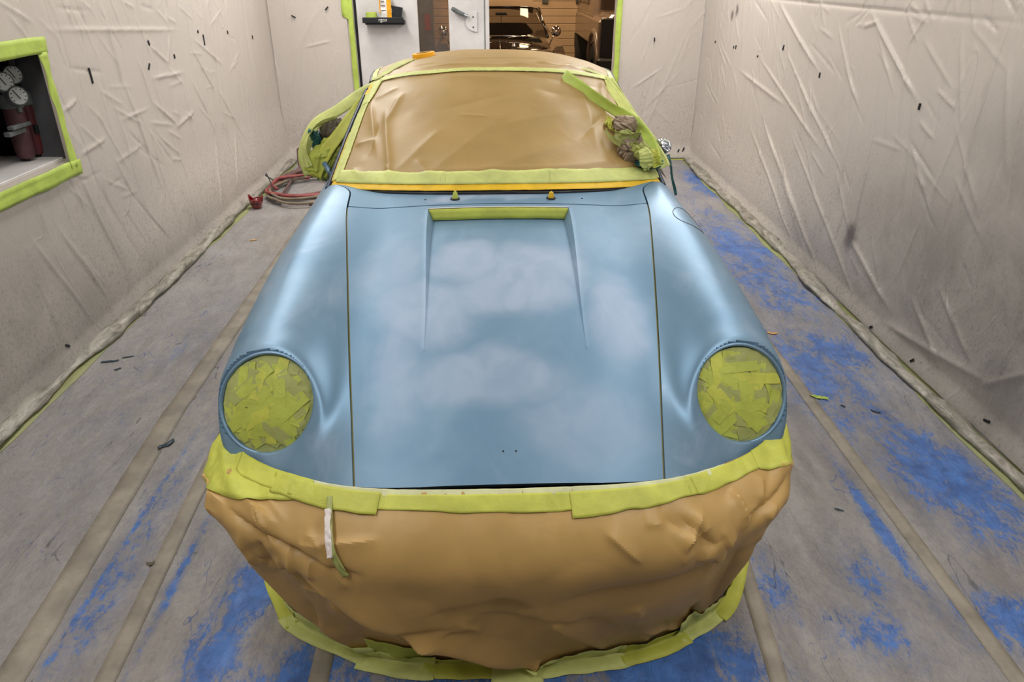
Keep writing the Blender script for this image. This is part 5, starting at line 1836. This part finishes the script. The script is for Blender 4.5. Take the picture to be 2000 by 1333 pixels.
MB().tube(list(bb + np.array([0, -.006, .0])), .009, 6).build('screen_trim', M['chrome'], kc, True)
MB().tube(list(tt_ + np.array([0, -.006, .0])), .010, 6).build('header_trim', M['classic'], kc, True)
MB().box(-.05, .10, 1.10, 1.13, 1.17, 1.20, .01).build('rear_view_mirror', M['black'], kc)
MB().tube([(.02, 1.12, 1.05), (.025, 1.13, 1.17)], .004, 6).build('mirror_stem', M['black'], kc)
z_ = lambda y: float(kz(np.array([.0]), np.array([y]))[0])
MB().tube([(.0, y, z_(y) + .004) for y in np.linspace(.1, .98, 24)], .007, 6).build('bonnet_trim', M['chrome'], kc, True)
autosmooth(MB().lathe([(.0, -.07), (.018, -.05), (.030, 0), (.026, .02), (.0, .03)], (.165, .60, z_(.60) + .012), (0, -1, -.15), 18).build('bonnet_ornament', M['chrome'], kc), 50)
for sx in (-1, 1):
    MB().tube([(sx * .1, .93, .93), (sx * .32, .95, .942), (sx * .42, .99, .97)], .006, 6).build('wiper', M['chrome'], kc, True)
MB().tube([(-.62, -.06, .40), (-.4, -.12, .40), (0, -.14, .40), (.4, -.12, .40), (.62, -.06, .40)], .04, 10).build('bumper', M['chrome'], kc, True)
MB().box(-.45, .45, 1.75, 2.4, .35, 1.02, .08).build('seats', M['rubber'], kc)
MB().box(-.55, .55, 1.02, 1.3, .6, .90, .05).build('dashboard', M['dark'], kc)

# off-road vehicle, partly behind the door jamb
ov = empty('off_road_vehicle', (1.98, 9.8, 0))
tag(ov, 'taupe boxy off-road vehicle with a knobbly tyre beside the garage door', 'off-road vehicle')
MB().box(-.62, 1.1, .35, 4.2, .72, 1.12, .05).build('lower_body', M['rover'], ov)
MB().add([(-.60, 1.2, 1.1), (1.08, 1.2, 1.1), (1.08, 4.2, 1.1), (-.60, 4.2, 1.1), (-.52, 1.7, 1.95), (1.0, 1.7, 1.95), (1.0, 4.15, 1.95), (-.52, 4.15, 1.95)], [(0, 3, 2, 1), (4, 5, 6, 7), (0, 1, 5, 4), (1, 2, 6, 5), (2, 3, 7, 6), (3, 0, 4, 7)]).build('cabin', M['rover'], ov)
MB().box(-.50, 1.0, .30, 1.3, 1.08, 1.16, .04).build('bonnet', M['rover'], ov)
MB().add([(-.50, 1.19, 1.18), (.98, 1.19, 1.18), (.92, 1.64, 1.86), (-.44, 1.64, 1.86)], [(0, 1, 2, 3)]).build('windscreen', M['wsglass'], ov)
for (y0_, y1_) in ((1.75, 2.6), (2.7, 3.9)):
    MB().add([(-.612, y0_, 1.22), (-.612, y1_, 1.22), (-.55, y1_, 1.82), (-.55, y0_ + .12, 1.82)], [(3, 2, 1, 0)]).build('side_window', M['wsglass'], ov)
MB().box(-.60, 1.08, .24, .36, .62, 1.12, .01).build('shaded_grille_panel', M['black'], ov)  # black over the full width: shade on the front face put into its colour
for k in range(7):
    MB().box(-.15, .65, .225, .24, .76 + .04 * k, .78 + .04 * k).build('grille_slat', M['dark'], ov)
for xx in (-.30, .80):
    MB().lathe([(.10, 0), (.105, .02), (.0, .04)], (xx, .24, .92), (0, -1, 0), 24).build('headlight', M['chrome'], ov, True)
MB().box(-.66, 1.12, .05, .22, .48, .66, .02).build('bumper', M['black'], ov)
MB().box(-.4, .9, .3, 4.1, .42, .74, .03).build('chassis', M['dark'], ov)
for sx, wx in ((-1, -.56), (1, 1.03)):
    pts = [(wx - sx * -.02 + sx * .03, .80 + .50 * math.cos(a), .44 + .50 * math.sin(a)) for a in np.linspace(0.15, PI - .15, 24)]
    MB().tube(pts, .045, 8).build('wheel_flare', M['rover'], ov, True)
    for wy in (.80, 3.3):
        w = empty('wheel', (wx - sx * .04, wy, .40), 0, ov)
        autosmooth(MB().lathe([(.20, -.11), (.36, -.11), (.39, -.08), (.39, .08), (.36, .11), (.20, .11)], (0, 0, 0), (1, 0, 0), 40, True).build('tyre', M['rubber'], w))
        MB().lathe([(0, .03), (.12, .04), (.2, .08), (.2, -.08)], (0, 0, 0), (sx, 0, 0), 28).build('rim', M['steel'], w, True)
        if wy < 1 and sx < 0:
            tbk = MB().box(-.105, -.02, -.03, .03, -.012, .012, .003).build('tread_block', M['rubber'], w)
            for k in range(26):
                for half in (0, 1):
                    a = 2 * PI * (k + .5 * half) / 26
                    c = tbk if (k == 0 and half == 0) else tbk.copy()
                    if c is not tbk:
                        COL.objects.link(c)
                        c.parent = w
                    c.rotation_euler = (a, 0, 0)
                    c.location = (.125 * half, -.398 * math.sin(a), .398 * math.cos(a))

# the car and everything fixed to it share one heading
for o in (car, npap, wp, rp) + tuple(x for x in COL.objects if x.name.startswith('headlight_mask')):
    o.location = (CX, CY, 0)
    o.rotation_euler = (0, 0, RZ)
